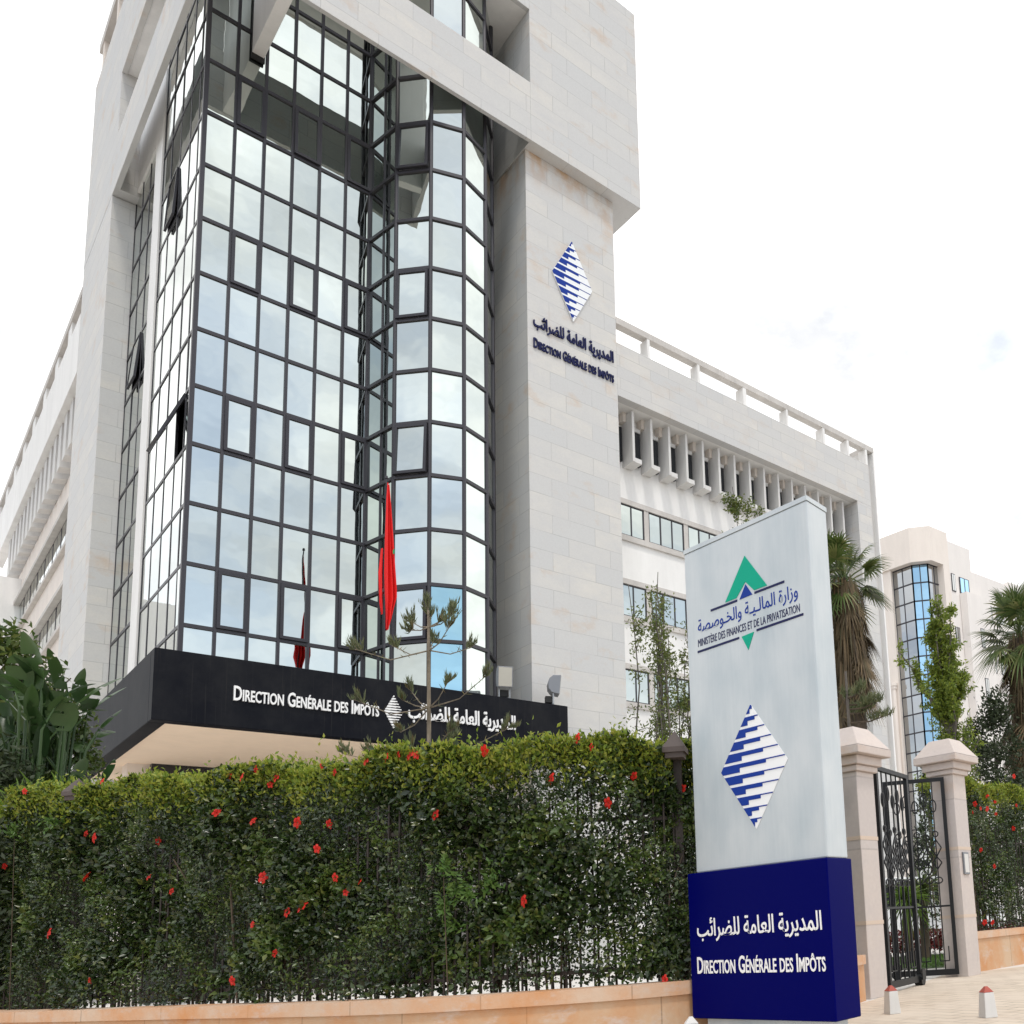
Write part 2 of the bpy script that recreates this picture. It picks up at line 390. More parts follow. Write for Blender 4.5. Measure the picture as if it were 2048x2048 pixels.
def leaves(name, P, D, Nn, ln, wd, m, parent=None, fold=0.25):
    V, F = leaf_arrays(np.asarray(P, float), np.asarray(D, float), np.asarray(Nn, float), ln, wd, fold)
    return npmesh(name, V, F, m, parent)

def rdir(n, up=0.0):
    d = rng.normal(size=(n, 3)); d[:, 2] += up
    return unit(d)

def thing(name, label, cat, loc=(0, 0, 0), rz=0.0, group=None):
    o = bpy.data.objects.new(name, None); COL.objects.link(o)
    o.empty_display_size = 0.2; o.location = loc; o.rotation_euler = (0, 0, rz)
    o['label'] = label; o['category'] = cat
    if group: o['group'] = group
    return o

def tag(o, label, cat, group=None):
    o['label'] = label; o['category'] = cat
    if group: o['group'] = group
    return o

def copy_child(o, parent, loc):
    c = o.copy(); COL.objects.link(c); c.parent = parent; c.location = loc
    for g in o.children:
        d = g.copy(); COL.objects.link(d); d.parent = c
    return c

# ---- lettering
AR = {'ا': (0xfe8d, 0xfe8e, 0, 0), 'ل': (0xfedd, 0xfede, 0xfedf, 0xfee0), 'م': (0xfee1, 0xfee2, 0xfee3, 0xfee4), 'د': (0xfea9, 0xfeaa, 0, 0),
      'ي': (0xfef1, 0xfef2, 0xfef3, 0xfef4), 'ر': (0xfead, 0xfeae, 0, 0), 'ة': (0xfe93, 0xfe94, 0, 0), 'ع': (0xfec9, 0xfeca, 0xfecb, 0xfecc),
      'ض': (0xfebd, 0xfebe, 0xfebf, 0xfec0), 'ئ': (0xfe89, 0xfe8a, 0xfe8b, 0xfe8c), 'ب': (0xfe8f, 0xfe90, 0xfe91, 0xfe92), 'و': (0xfeed, 0xfeee, 0, 0),
      'ز': (0xfeaf, 0xfeb0, 0, 0), 'خ': (0xfea5, 0xfea6, 0xfea7, 0xfea8), 'ص': (0xfeb9, 0xfeba, 0xfebb, 0xfebc), 'ـ': (0x640, 0x640, 0x640, 0x640)}
def shape_ar(s):
    o = []
    for i, ch in enumerate(s):
        if ch not in AR: o.append(ch); continue
        f = AR[ch]
        pj = i > 0 and s[i - 1] in AR and AR[s[i - 1]][2]
        nj = f[2] and i + 1 < len(s) and s[i + 1] in AR
        o.append(chr(f[3 if pj and nj else 1 if pj else 2 if nj else 0]))
    return ''.join(reversed(o))

def text_raw(body, bold, extr, small=False):
    c = bpy.data.curves.new('lettering', 'FONT'); c.body = body; c.size = 1; c.offset = bold; c.extrude = extr; c.resolution_u = 3
    c.small_caps_scale = 0.78
    m0 = M['letter_white']
    c.materials.append(m0); c.materials.append(m0)
    for i, ch in enumerate(body):
        c.body_format[i].material_index = i % 2
        if small and ch.islower(): c.body_format[i].use_small_caps = True
    o = bpy.data.objects.new('lettering', c); COL.objects.link(o)
    bpy.context.view_layer.update()
    me = bpy.data.meshes.new_from_object(o.evaluated_get(bpy.context.evaluated_depsgraph_get()))
    V = np.array([v.co[:] for v in me.vertices]); F = [tuple(p.vertices) for p in me.polygons]
    bpy.data.objects.remove(o); bpy.data.curves.remove(c); bpy.data.meshes.remove(me)
    return V, F

ADV = {}
def glyph_run(body, bold, small):
    """Latin small capitals: every letter a capital, lower-case ones at three quarter size"""
    def width(t):
        if t not in ADV: ADV[t] = np.ptp(text_raw(t, 0, 0.0)[0][:, 0])
        return ADV[t]
    x = 0.0; V = []; F = []
    for ch in body:
        U = ch.upper(); sc = 0.78 if (small and ch.islower()) else 1.0
        adv = width('H' + U + 'H') - width('HH')
        if ch != ' ':
            v, f = text_raw(U, bold, 0.05)
            v = v * np.array([sc, sc, 1]) + np.array([x, 0, 0]); o = sum(len(a) for a in V)
            V.append(v); F += [tuple(i + o for i in q) for q in f]
        x += adv * sc
    return np.concatenate(V), F

def lettering(body, x0, x1, zb, cap, y, m, parent, arabic=False, bold=0.012, thick=0.012, small=False, label=None):
    """letters on the XZ plane facing -Y: from x0 to x1, baseline zb, capital height cap, back face at y"""
    b = shape_ar(body) if arabic else body
    V, F = glyph_run(b, bold, True) if small else text_raw(b, bold, 0.05)
    ref, _ = text_raw(chr(0xfe8d) if arabic else 'D', bold, 0.05)
    sx = (x1 - x0) / np.ptp(V[:, 0]); sz = cap / ref[:, 1].max()
    X = x0 + (V[:, 0] - V[:, 0].min()) * sx; Z = zb + V[:, 1] * sz
    Y = y - (V[:, 2] - V[:, 2].min()) / 0.1 * thick
    mb = MB(); mb.v = [tuple(p) for p in np.stack([X, Y, Z], 1)]; mb.f = F
    o = mb.build('lettering', m, parent)
    if label: o['label'] = label
    return o

def clip_poly(poly, a, b, c):
    """keep a*x+b*y<=c"""
    o = []
    for i in range(len(poly)):
        p, q = poly[i], poly[(i + 1) % len(poly)]
        dp, dq = a * p[0] + b * p[1] - c, a * q[0] + b * q[1] - c
        if dp <= 0: o.append(p)
        if dp * dq < 0:
            t = dp / (dp - dq); o.append((p[0] + t * (q[0] - p[0]), p[1] + t * (q[1] - p[1])))
    return o

def in_diamond(rect):
    p = rect
    for a, b in ((1, 1), (1, -1), (-1, 1), (-1, -1)):
        p = clip_poly(p, a, b, 1.0)
        if len(p) < 3: return None
    return p

def plate(mb, poly, f, y0, y1):
    """polygon (diamond units) mapped by f to XZ, extruded in y"""
    P = [f(*p) for p in poly]
    ar = sum(P[i][0] * P[(i + 1) % len(P)][1] - P[(i + 1) % len(P)][0] * P[i][1] for i in range(len(P)))
    if ar < 0: P = P[::-1]
    n = len(P)
    mb.add([(x, y0, z) for x, z in P] + [(x, y1, z) for x, z in P],
           [tuple(range(n)), tuple(range(2 * n - 1, n - 1, -1))] + [(i, n + i, n + (i + 1) % n, (i + 1) % n) for i in range(n)])

def emblem(cx, cz, hw, hh, y, parent, white, blue, rows=11, panel=0.02, only_white=False):
    f = lambda a, b: (cx + a * hw, cz + b * hh)
    h = 2.0 / rows
    if not only_white:
        mb = MB(); plate(mb, [(-1, 0), (0, -1), (1, 0), (0, 1)], f, y - panel, y)
        base = mb.build('emblem', white, parent)
    mb = MB()
    for i in range(rows):
        t = 1 - i * h; mid = t - h / 2; k = 0.42 * (1 - abs(mid))
        if only_white: segs = ((-1, -k, 0.16, 0.86), (-k, k * 0.9, 0.16, 0.72), (k * 0.9, 1, 0.16, 0.52))
        else: segs = ((-1, -k, 0.05, 0.80), (-k, k * 0.9, 0.05, 0.42), (k * 0.9, 1, 0.05, 0.15))
        for xa, xb, ya, yb in segs:
            p = in_diamond([(xa, t - yb * h), (xb, t - yb * h), (xb, t - ya * h), (xa, t - ya * h)])
            if p: plate(mb, p, f, y - panel - (0.004 if not only_white else 0.03), y - panel + 0.001 if not only_white else y)
    if only_white:
        return mb.build('emblem', white, parent)
    mb.build('stepped_stripes', blue, base)
    return base

# ================================================================== ground
def sheet(name, poly, z, m, kind='structure'):
    me = bpy.data.meshes.new(name); me.from_pydata([(x, y, z) for x, y in poly], [], [tuple(range(len(poly)))]); me.update()
    o = bpy.data.objects.new(name, me); COL.objects.link(o); me.materials.append(m); o['kind'] = kind
    return o
sheet('ground', [(-900, -900), (900, -900), (900, 900), (-900, 900)], 0.0, M['asphalt'])
sheet('driveway', [(-60, 9), (30, 9), (60, 60), (-60, 60)], 0.004, M['drive'])
sheet('pavement', [(-30, -8), (24, -8), (24, 17.0), (3.0, 16.6), (1.5, 15.6), (0.2, 11.6), (-1.6, 8.6), (-4.5, 8.5), (-30, 20)], 0.008, M['paving'])
# ================================================================== office building
A_ = 0.8362021
OB = Vector((-14.75513, 19.43665, 0))
eA = Vector((math.cos(A_), math.sin(A_), 0)); eB = Vector((-math.sin(A_), math.cos(A_), 0))
def wor(u, v, w): return OB + eA * u + eB * v + Vector((0, 0, w))
bld = thing('office_building', 'pale marble tax office with mirror glass tower, black entrance canopy and two louvred wings', 'building', OB, A_)
ROW0, RP = 9.479, 1.6544
rows = [ROW0 + RP * k for k in range(-1, 16)]        # mullion heights
WT = rows[-1]
G = M['glass']
def P_(mb, name, m, bevel=0): return mb.build(name, m, bld, bevel)

# --- glass box: front (v=3.3) and left side (u=1.135)
ug, vg = 1.135, 3.3
ucol = [ug + (5.55 - ug) / 6 * i for i in range(7)]
vcol = [3.3, 3.87, 4.785, 5.90, 7.03, 8.05]
vdark = [9.03, 9.95, 11.02, 12.1]
def jitter(): return (rng.random() - 0.5) * 0.010
def pane_front(mb, u0, u1, w0, w1, v):
    a, b = jitter(), jitter()
    mb.add([(u0, v + a, w0), (u1, v - a, w0), (u1, v - a + b, w1), (u0, v + a + b, w1)], [(0, 1, 2, 3)])
def pane_side(mb, v0, v1, w0, w1, u):
    a, b = jitter(), jitter()
    mb.add([(u + a, v1, w0), (u - a, v0, w0), (u - a + b, v0, w1), (u + a + b, v1, w1)], [(0, 1, 2, 3)])
gf = MB(); gs = MB(); gd = MB()
open_front = {(k, c) for k in (0, 3, 6, 9) for c in (1, 3, 5)}
open_side = {(3, 1), (8, 3)}
open_dark = {(6, 1), (-1, 1)}
for r in range(len(rows) - 1):
    k = r - 1
    for c in range(6):
        if (k, c) not in open_front: pane_front(gf, ucol[c], ucol[c + 1], rows[r], rows[r + 1], vg)
    for c in range(5):
        if (k, c) not in open_side: pane_side(gs, vcol[c], vcol[c + 1], rows[r], rows[r + 1], ug)
    for c in range(3):
        if rows[r + 1] < 27.8 and (k, c) not in open_dark: pane_side(gd, vdark[c], vdark[c + 1], rows[r], min(rows[r + 1], 27.1), ug)
front_g = P_(gf, 'curtain_wall_glazing', G); side_g = P_(gs, 'curtain_wall_glazing', G); dark_g = P_(gd, 'curtain_wall_glazing', G)
mf = MB(); mw, mp_ = 0.075, 0.045
for c in range(1, 6): mf.box(ucol[c] - mw / 2, ucol[c] + mw / 2, vg - mp_, vg + 0.05, rows[0], WT)
mf.box(5.50, 5.58, vg - 0.08, vg + 0.05, rows[0], WT)
for w in rows: mf.box(ug + 0.061, 5.499, vg - mp_ + 0.006, vg + 0.045, w - 0.05, w + 0.05)
mf.build('mullion_grid', M['mullion'], front_g)
mc = MB(); mc.box(ug - 0.05, ug + 0.06, vg - 0.05, vg + 0.06, rows[0], WT); P_(mc, 'corner_post', M['mullion'])
msd = MB()
for v in vcol[1:]: msd.box(ug - 0.014, ug + 0.05, v - 0.03, v + 0.03, rows[0], WT)
for w in rows: msd.box(ug - 0.018, ug + 0.045, vg + 0.061, 8.05, w - 0.045, w + 0.045)
msd.build('mullion_grid', M['mullion'], side_g)
mdk = MB()
for v in vdark: mdk.box(ug - 0.014, ug + 0.05, v - 0.032, v + 0.032, rows[0], 27.1)
for w in rows:
    if w < 27.1: mdk.box(ug - 0.018, ug + 0.045, vdark[0], vdark[-1], w - 0.045, w + 0.045)
mdk.build('mullion_grid', M['mullion'], dark_g)
dk = MB(); dk.box(1.6, 5.0, 3.8, 11.9, 7.9, 27.0); P_(dk, 'dark_interior', mat('dark_room', (0.01, 0.01, 0.011), 0.9))

# --- opening windows in the glass box
def sash(w, h, fw=0.085):
    """frame ring in XZ plane, centred on top edge, front at y=-0.05"""
    mb = MB()
    y0 = -0.06 if fw > .06 else -0.035; mb.box(-w / 2, -w / 2 + fw, y0, 0.03, -h, 0); mb.box(w / 2 - fw, w / 2, y0, 0.03, -h, 0)
    mb.box(-w / 2 + fw, w / 2 - fw, y0, 0.03, -fw, 0); mb.box(-w / 2 + fw, w / 2 - fw, y0, 0.03, -h, -h + fw)
    return mb
def window(w, h, u, v, z, rz, tilt, fw=0.085):
    o = sash(w, h, fw).build('opening_window', M['sash'], bld)
    o.location = (u, v, z); o.rotation_euler = (-tilt, 0, rz)
    p = MB(); a = jitter()
    p.add([(-w / 2 + .07, -0.02 + a, -h + .07), (w / 2 - .07, -0.02 - a, -h + .07), (w / 2 - .07, -0.02 - a, -.07), (-w / 2 + .07, -0.02 + a, -.07)], [(0, 1, 2, 3)])
    p.build('pane', G, o)
    return o
cw = ucol[1] - ucol[0]
for k, c in sorted(open_front):
    window(cw - 0.04, RP - 0.08, (ucol[c] + ucol[c + 1]) / 2, vg - 0.01, rows[k + 1] + RP - 0.04, 0, 0.012 if (k, c) != (9, 3) else 0.03)
SIDE = -math.pi / 2
window(1.0, RP - 0.08, ug - 0.02, (vcol[1] + vcol[2]) / 2, rows[4] + RP - 0.04, SIDE, 0.38, 0.045)
window(1.0, RP - 0.08, ug - 0.02, (vcol[3] + vcol[4]) / 2, rows[9] + RP - 0.04, SIDE, 0.05, 0.045)
window(1.0, RP - 0.08, ug - 0.02, (vdark[1] + vdark[2]) / 2, rows[7] + RP - 0.04, SIDE, 0.07, 0.045)
window(1.0, RP - 0.08, ug - 0.02, (vdark[1] + vdark[2]) / 2, rows[0] + RP - 0.04, SIDE, 0.18, 0.045)

# --- polygonal glass bay
bay = [(5.53, 3.3), (5.795, 1.94), (6.465, 1.09), (7.32, 0.735), (8.19, 1.09), (8.86, 1.94), (9.12, 3.3)]
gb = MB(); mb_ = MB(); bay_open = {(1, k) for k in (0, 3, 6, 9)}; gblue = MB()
for s in range(6):
    p, q = Vector((*bay[s], 0)), Vector((*bay[s + 1], 0))
    nrm = Vector((q.y - p.y, -(q.x - p.x), 0)).normalized()
    for r in range(len(rows) - 1):
        if (s, r - 1) in bay_open: continue
        a, b2 = jitter() * 1.3, jitter() * 1.3
        vs = [p + nrm * a, q - nrm * a, q + nrm * (b2 - a), p + nrm * (a + b2)]
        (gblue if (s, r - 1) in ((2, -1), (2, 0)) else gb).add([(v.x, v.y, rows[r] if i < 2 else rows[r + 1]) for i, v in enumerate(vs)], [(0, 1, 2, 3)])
    for w in rows:
        i0, i1 = p.lerp(q, 0.03), p.lerp(q, 0.97)
        mb_.bar((i0.x + nrm.x * .005, i0.y + nrm.y * .005, w), (i1.x + nrm.x * .005, i1.y + nrm.y * .005, w), 0.09, 0.10)
    if s == 0 or s == 5:      # thin glazing bar halfway along the deep return panes
        c = p.lerp(q, 0.55); mb_.bar((c.x, c.y, rows[0]), (c.x, c.y, WT), 0.06)
for i, (x, y) in enumerate(bay):
    n = 8; rr = 0.062
    mb_.prism([(x + rr * math.cos(2 * math.pi * j / n), y + rr * math.sin(2 * math.pi * j / n)) for j in range(n)], rows[0], WT)
bay_g = P_(gb, 'bay_glazing', G)
bp = P_(gblue, 'bay_glazing', glass_mat('sky_reflection_tint_glass', (0.30, 0.50, 0.60), 0.02, 0.05)); bp['label'] = 'panes at the foot of the bay with a blue sky reflection put into their tint'  # blue sky reflection painted into the tint of the two foot panes
mb_.build('mullion_grid', M['mullion'], bay_g)
for s, k in sorted(bay_open):
    p, q = Vector((*bay[s], 0)), Vector((*bay[s + 1], 0)); c = (p + q) / 2; wdt = (q - p).length - 0.10
    nrm = Vector((q.y - p.y, -(q.x - p.x), 0)).normalized(); ang = math.atan2(q.y - p.y, q.x - p.x)
    window(wdt, RP - 0.10, c.x + nrm.x * 0.02, c.y + nrm.y * 0.02, rows[k + 1] + RP - 0.05, ang, {0: .012, 3: .05, 6: .02, 9: .05}[k])

# --- stone pier, head frame, left beam and left pier
def stone(name, boxes, m='stone', bevel=0.012):
    mb = MB()
    for bx in boxes: mb.box(*bx)
    return P_(mb, name, M[m], bevel)
pier = stone('stone_pier', [(9.5, 12.88, 0.9, 9.0, 0, 26.93)], 'stone_pier')
P_(MB().box(9.05, 9.5, 3.3, 3.6, 7.9, 31.9), 'stone_return', M['stone'])
front_beam = stone('front_beam', [(0.46, 9.46, 0.458, 0.60, 26.93, 29.10), (0.46, 2.19, 0.458, 0.60, 29.10, 31.92)])
head = stone('tower_head_block', [(9.46, 13.79, 0.458, 2.18, 26.93, 35.1), (9.49, 12.88, 2.18, 9.0, 26.95, 33.9)])
lintel = stone('front_lintel', [(0.46, 9.46, 0.458, 0.62, 31.92, 35.4)])
left_beam = stone('side_beam', [(0.46, 0.62, 0.60, 11.66, 26.93, 28.98)])
left_band = stone('side_lintel', [(0.46, 0.62, 0.62, 11.66, 31.38, 34.75)])
left_head = stone('side_head_block', [(0.46, 3.5, 11.66, 17.08, 26.93, 34.75)])
left_pier = stone('side_pier', [(0.463, 3.5, 12.1, 17.05, 0, 26.905)])
coping = MB()
coping.box(0.46, 0.95, 0.458, 16.75, 36.05, 36.42); P_(coping, 'roof_coping', M['ledge'])
pr = MB(); pr.box(0.95, 1.2, 0.9, 16.4, 34.75, 36.05); P_(pr, 'parapet_wall', M['white_warm'])
for i in range(7): P_(MB().box(0.50, 0.949, 0.7 + i * 2.55, 0.95 + i * 2.55, 34.751, 36.049), 'parapet_post', M['white_warm'])
ceil = MB()
ceil.box(0.62, 1.13, 0.62, 11.66, 31.45, 31.60); ceil.box(1.131, 9.459, 0.62, 3.25, 31.93, 32.1); P_(ceil, 'frame_ceiling', M['white'])
P_(MB().box(2.19, 2.50, 0.60, 3.24, 26.95, 31.9), 'cross_beam', M['white'], 0.01)
P_(MB().box(2.17, 2.52, 3.19, 3.26, 26.80, 31.9), 'beam_gasket', M['rubber'])
ws = MB(); ws.box(1.075, 1.6, 8.09, 8.99, 0, 27.1); ws.box(1.075, 1.6, 8.09, 11.66, 27.1, 29.3); ws.box(1.2, 1.6, 8.09, 11.66, 29.3, 31.4)
P_(ws, 'white_side_strip', M['white'])
P_(MB().box(1.3, 9.4, 3.5, 12.0, WT, 34.6), 'tower_roof', M['white'])
P_(MB().box(3.5, 12.5, 9.0, 17.0, 0, 34.0), 'tower_core', M['white'])
# small round bolt-hole slots under the head soffit
P_(MB().box(13.0, 13.55, 2.0, 2.06, 26.915, 26.929), 'soffit_slot', M['rubber'])

# pier emblem and lettering
emblem(11.15, 22.89, 0.76, 1.50, 0.895, pier, M['emblem_white'], M['sign_blue'], 11, 0.05)
lettering('المديرية العامة للضرائب', 9.69, 12.72, 20.60, 0.40, 0.897, M['letter_navy'], pier, True, 0.022, 0.05)
lettering('Direction Générale des Impôts', 9.69, 12.71, 19.83, 0.33, 0.897, M['letter_navy'], pier, False, 0.022, 0.05, True)

# --- black entrance canopy
cn = MB()
cn.box(0, 10.15, 0, 0.32, 6.23, 7.85); cn.box(0, 0.32, 0.32, 9.2, 6.23, 7.85); cn.box(9.83, 10.15, 0.32, 0.898, 6.23, 7.85)
cn.box(0.32, 9.83, 0.32, 3.2, 7.70, 7.80); cn.box(0.32, 1.1, 3.2, 9.2, 7.70, 7.80); cn.box(0.32, 9.49, 3.2, 9.2, 6.9, 7.0)
canopy = P_(cn, 'entrance_canopy', M['black'], 0.015)
so = MB(); so.box(0.321, 9.829, 0.321, 9.19, 6.33, 6.40); so.build('canopy_soffit', M['soffit'], canopy)
rim = MB(); rim.box(0.33, 9.8, 0.33, 0.39, 6.27, 6.33); rim.box(0.33, 0.39, 0.39, 9.1, 6.27, 6.33); rim.build('soffit_trim', M['soffit'], canopy)
lettering('Direction Genérale des Impôts', 1.515, 4.715, 6.862, 0.335, 0.0, M['letter_white'], canopy, False, 0.016, 0.05, True)
emblem(5.085, 7.03, 0.235, 0.445, 0.0, canopy, M['letter_white'], None, 13, 0.0, True)
lettering('المديرية العامة للضرائب', 5.45, 8.445, 6.935, 0.40, 0.0, M['letter_white'], canopy, True, 0.020, 0.05)
# ground floor under the canopy
gfz = MB(); gfz.box(1.2, 9.4, 6.0, 6.2, 0, 6.33); P_(gfz, 'entrance_glazing', M['glass_dark'])
P_(MB().box(0.7, 1.3, 6.2, 6.8, 0, 6.33), 'entrance_column', M['white_warm']); P_(MB().box(3.7, 4.1, 5.6, 5.99, 0, 6.33), 'entrance_column', M['white_warm'])

# --- right wing
vp, vw = 0.9, 1.95          # frame plane, window wall plane
VB = 1.95                   # back of the fin recess
rw = MB()
rw.box(12.881, 26.37, vp, vp + 0.35, 19.45, 21.46)
rw.box(25.43, 26.37, vp, 3.0, 0, 19.449)
fasc = P_(rw, 'right_wing_frame', M['stone_fine'], 0.01)
rb = MB(); rb.box(12.881, 26.84, vp, 1.21, 22.2, 22.45); rb.box(26.38, 26.84, 1.21, 9.0, 22.2, 22.45); P_(rb, 'roof_rail', M['ledge'], 0.01)
for u0, u1 in ((14.21, 14.32), (16.51, 16.62), (18.81, 18.98), (21.21, 21.31), (23.42, 23.54), (25.0, 25.12), (26.24, 26.36)): P_(MB().box(u0, u1, vp + .01, 1.34, 21.461, 22.199), 'roof_rail_post', M['white'])
P_(MB().box(26.37, 26.752, 1.15, 9.0, 0, 22.19), 'end_reveal', M['precast'])
P_(MB().box(26.752, 26.842, vp, 9.0, 0, 22.19), 'end_pilaster', M['white'])
bw = MB(); bw.box(12.881, 25.429, vw, 9.0, 0, 19.45); bw.box(12.881, 26.369, vp + .351, 9.0, 19.455, 21.30)
P_(bw, 'right_wing_wall', M['white'])
ph = MB(); ph.box(22.2, 26.0, 4.6, 9.0, 21.3, 22.9); P_(ph, 'roof_plant_room', M['far_wall'])
phw = MB(); phw.box(23.9, 24.3, 4.56, 4.62, 21.75, 22.1); phw.box(24.9, 25.5, 4.56, 4.62, 21.75, 22.1); P_(phw, 'plant_room_window', M['glass_dark'])
def make_fin(h, d, back):
    """upright sun fin: origin at bottom of its front edge"""
    mb = MB(); t = 0.10
    mb.add([(0, 0, 0), (t, 0, 0), (t, d, -0.03), (0, d, -0.03), (0, 0, h), (t, 0, h), (t, d, h), (0, d, h)],
           [(0, 3, 2, 1), (4, 5, 6, 7), (0, 1, 5, 4), (1, 2, 6, 5), (2, 3, 7, 6), (3, 0, 4, 7)])
    return mb
fin0 = make_fin(1.90, VB - 1.3 - 0.002, VB).build('sunshade_fin', M['precast'], bld, 0.008)
PITCH = (25.68 - 13.77) / 15
sill = MB().box(0.105, 0.40, 0.03, 0.62, 0.0, 0.17).build('fin_sill', M['precast'], fin0)
rib = MB().box(-0.12, 0.02, 0.36, 0.62, 1.62, 1.985).build('fin_rib', M['white_warm'], fin0)
sl = MB().box(0.40, 0.68, 0.48, 0.615, 0.18, 1.45).build('slot_window', M['glass_dark'], fin0)
li = MB().box(0.101, 0.68, 0.45, 0.617, 1.46, 1.60).build('slot_lintel', M['precast'], fin0)
for i in range(16):
    u = 13.72 + PITCH * i
    if u > 25.2: break
    if i == 0: fin0.location = (u, 1.30, 17.47)
    else: copy_child(fin0, bld, (u, 1.30, 17.47))
P_(MB().box(12.9, 13.66, 1.84, 1.94, 17.65, 18.95), 'slot_window', M['glass_dark'])
def strip_window(w, h, n, depth, flush=False):
    """ribbon window: origin at lower left of the opening, front on y=0"""
    fr = MB(); t = 0.045
    pj = 0.006 if flush else 0.02
    fr.box(0, w, -pj + .004, 0.03, h - t, h); fr.box(0, w, -pj + .004, 0.03, 0, t)
    for i in range(n + 1): fr.box(i * (w - t) / n, i * (w - t) / n + t, -pj, 0.028, t, h - t)
    f = fr.build('window', M['mullion'], bld)
    pn = MB()
    for i in range(n):
        a = jitter() * .6
        pn.add([(i * w / n, a, 0.02), ((i + 1) * w / n, -a, 0.02), ((i + 1) * w / n, -a + jitter() * .5, h - 0.02), (i * w / n, a, h - 0.02)], [(0, 1, 2, 3)])
    pn.build('pane', G, f)
    return f
WH = 1.165
win0 = strip_window(1.60, WH, 3, 0.1)
first = True
for z in (14.91, 11.93, 8.86):
    for g in range(8):
        u = 12.95 + 1.80 * g
        if u > 23.9: break
        if first: win0.location = (u, vw - 0.02, z); first = False
        else: copy_child(win0, bld, (u, vw - 0.02, z))
for z in (14.91, 11.93, 8.86):
    for a0, a1 in ((z - 0.20, z - 0.002), (z + WH + 0.002, z + WH + 0.19)): P_(MB().box(12.885, 25.425, vw - 0.09, vw, a0, a1), 'window_ledge', M['ledge'])
    for g in range(8):
        u = 12.95 + 1.80 * g + 1.60
        if u < 25.2: P_(MB().box(u, u + 0.20, vw - 0.06, vw, z, z + WH), 'window_pier', M['ledge'])

# --- left wing (runs back along v on the plane u=0.47)
ul = 0.463
lw = MB(); lw.box(ul, 0.85, 17.1, 41.0, 22.75, 25.15); P_(lw, 'left_wing_fascia', M['white'])
lr = MB(); lr.box(ul, 0.95, 17.1, 41.0, 25.95, 26.25); P_(lr, 'roof_rail', M['ledge'])
lb = MB(); lb.box(1.0, 9.0, 17.1, 41.0, 25.0, 25.9); lb.box(1.23, 9.0, 17.06, 41.0, 20.9, 24.9); lb.box(1.10, 9.0, 17.06, 41.0, 0, 20.9); P_(lb, 'left_wing_wall', M['white_warm'])
for i in range(8): P_(MB().box(0.50, 0.949, 19.3 + 3.0 * i, 20.1 + 3.0 * i, 25.151, 25.949), 'roof_rail_post', M['white'])
lfin = MB()
lfin.add([(0, 0, 0), (0.55, 0, 0.10), (0.55, 0.62, 0.10), (0, 0.62, 0), (0, 0, 2.0), (0.55, 0, 2.0), (0.55, 0.62, 2.0), (0, 0.62, 2.0)],
         [(0, 3, 2, 1), (4, 5, 6, 7), (0, 1, 5, 4), (1, 2, 6, 5), (2, 3, 7, 6), (3, 0, 4, 7)])
lf0 = lfin.build('sunshade_fin', M['precast'], bld, 0.008)
for i in range(16):
    p = (0.66, 17.9 + 1.22 * i, 20.85)
    if i == 0: lf0.location = p
    else: copy_child(lf0, bld, p)
lwin = strip_window(1.9, 1.35, 2, 0.1, flush=True); n0 = True
for z in (17.65, 14.25):
    for g in range(9):
        p = (1.08, 17.2 + 2.05 * g + 1.9, z)
        if n0: lwin.location = p; lwin.rotation_euler = (0, 0, SIDE); n0 = False
        else:
            c = copy_child(lwin, bld, p)
for z in (17.65, 14.25):
    P_(MB().box(0.93, 1.10, 17.06, 36.0, z - 0.16, z - 0.002), 'window_ledge', M['ledge']); P_(MB().box(0.85, 1.10, 17.06, 36.0, z + 1.352, z + 1.52), 'window_ledge', M['ledge'])
P_(MB().box(-6, 1.4, 35.2, 42.0, 0, 20.4), 'end_block', M['white'])

# ================================================================== floodlights on the canopy
def floodlight(name, label, u, v, rz, tilt):
    p = wor(u, v, 7.852); root = thing(name, label, 'floodlight', p, A_ + rz, 'floodlights on the canopy roof')
    br = MB(); br.box(-0.16, -0.13, -0.02, 0.02, 0, 0.42); br.box(0.13, 0.16, -0.02, 0.02, 0, 0.42); br.box(-0.16, 0.16, -0.02, 0.02, 0.0, 0.03)
    br.build('bracket', M['steel'], root)
    bal = MB(); bal.box(-0.11, 0.11, 0.02, 0.22, 0.06, 0.26); bal.build('ballast_box', M['rubber'], root, 0.01)
    hd = MB()
    prof = [(-0.20, 0.30), (-0.20, -0.30), (0.02, -0.27), (0.12, -0.16), (0.15, 0.0), (0.12, 0.16), (0.02, 0.27)]
    n = len(prof)
    hd.add([(-0.21, y, z) for y, z in prof] + [(0.21, y, z) for y, z in prof],
           [tuple(range(n)), tuple(range(2 * n - 1, n - 1, -1))] + [(i, n + i, n + (i + 1) % n, (i + 1) % n) for i in range(n)])
    h = hd.build('lamp_housing', M['lamp_grey'], root, 0.015)
    h.location = (0, 0, 0.62); h.rotation_euler = (tilt, 0, 0)
    g = MB(); g.box(-0.18, 0.18, -0.212, -0.198, -0.27, 0.27); g.build('lamp_glass', M['lamp_glass'], h)
    return root
floodlight('floodlight', 'grey floodlight on the black canopy, turned to face the street, beside the glass bay', 8.22, 0.16, -0.35, 0.15)
floodlight('floodlight', 'dark floodlight on the black canopy, seen from the side, before the stone pier', 9.75, 0.16, 1.15, 0.10)

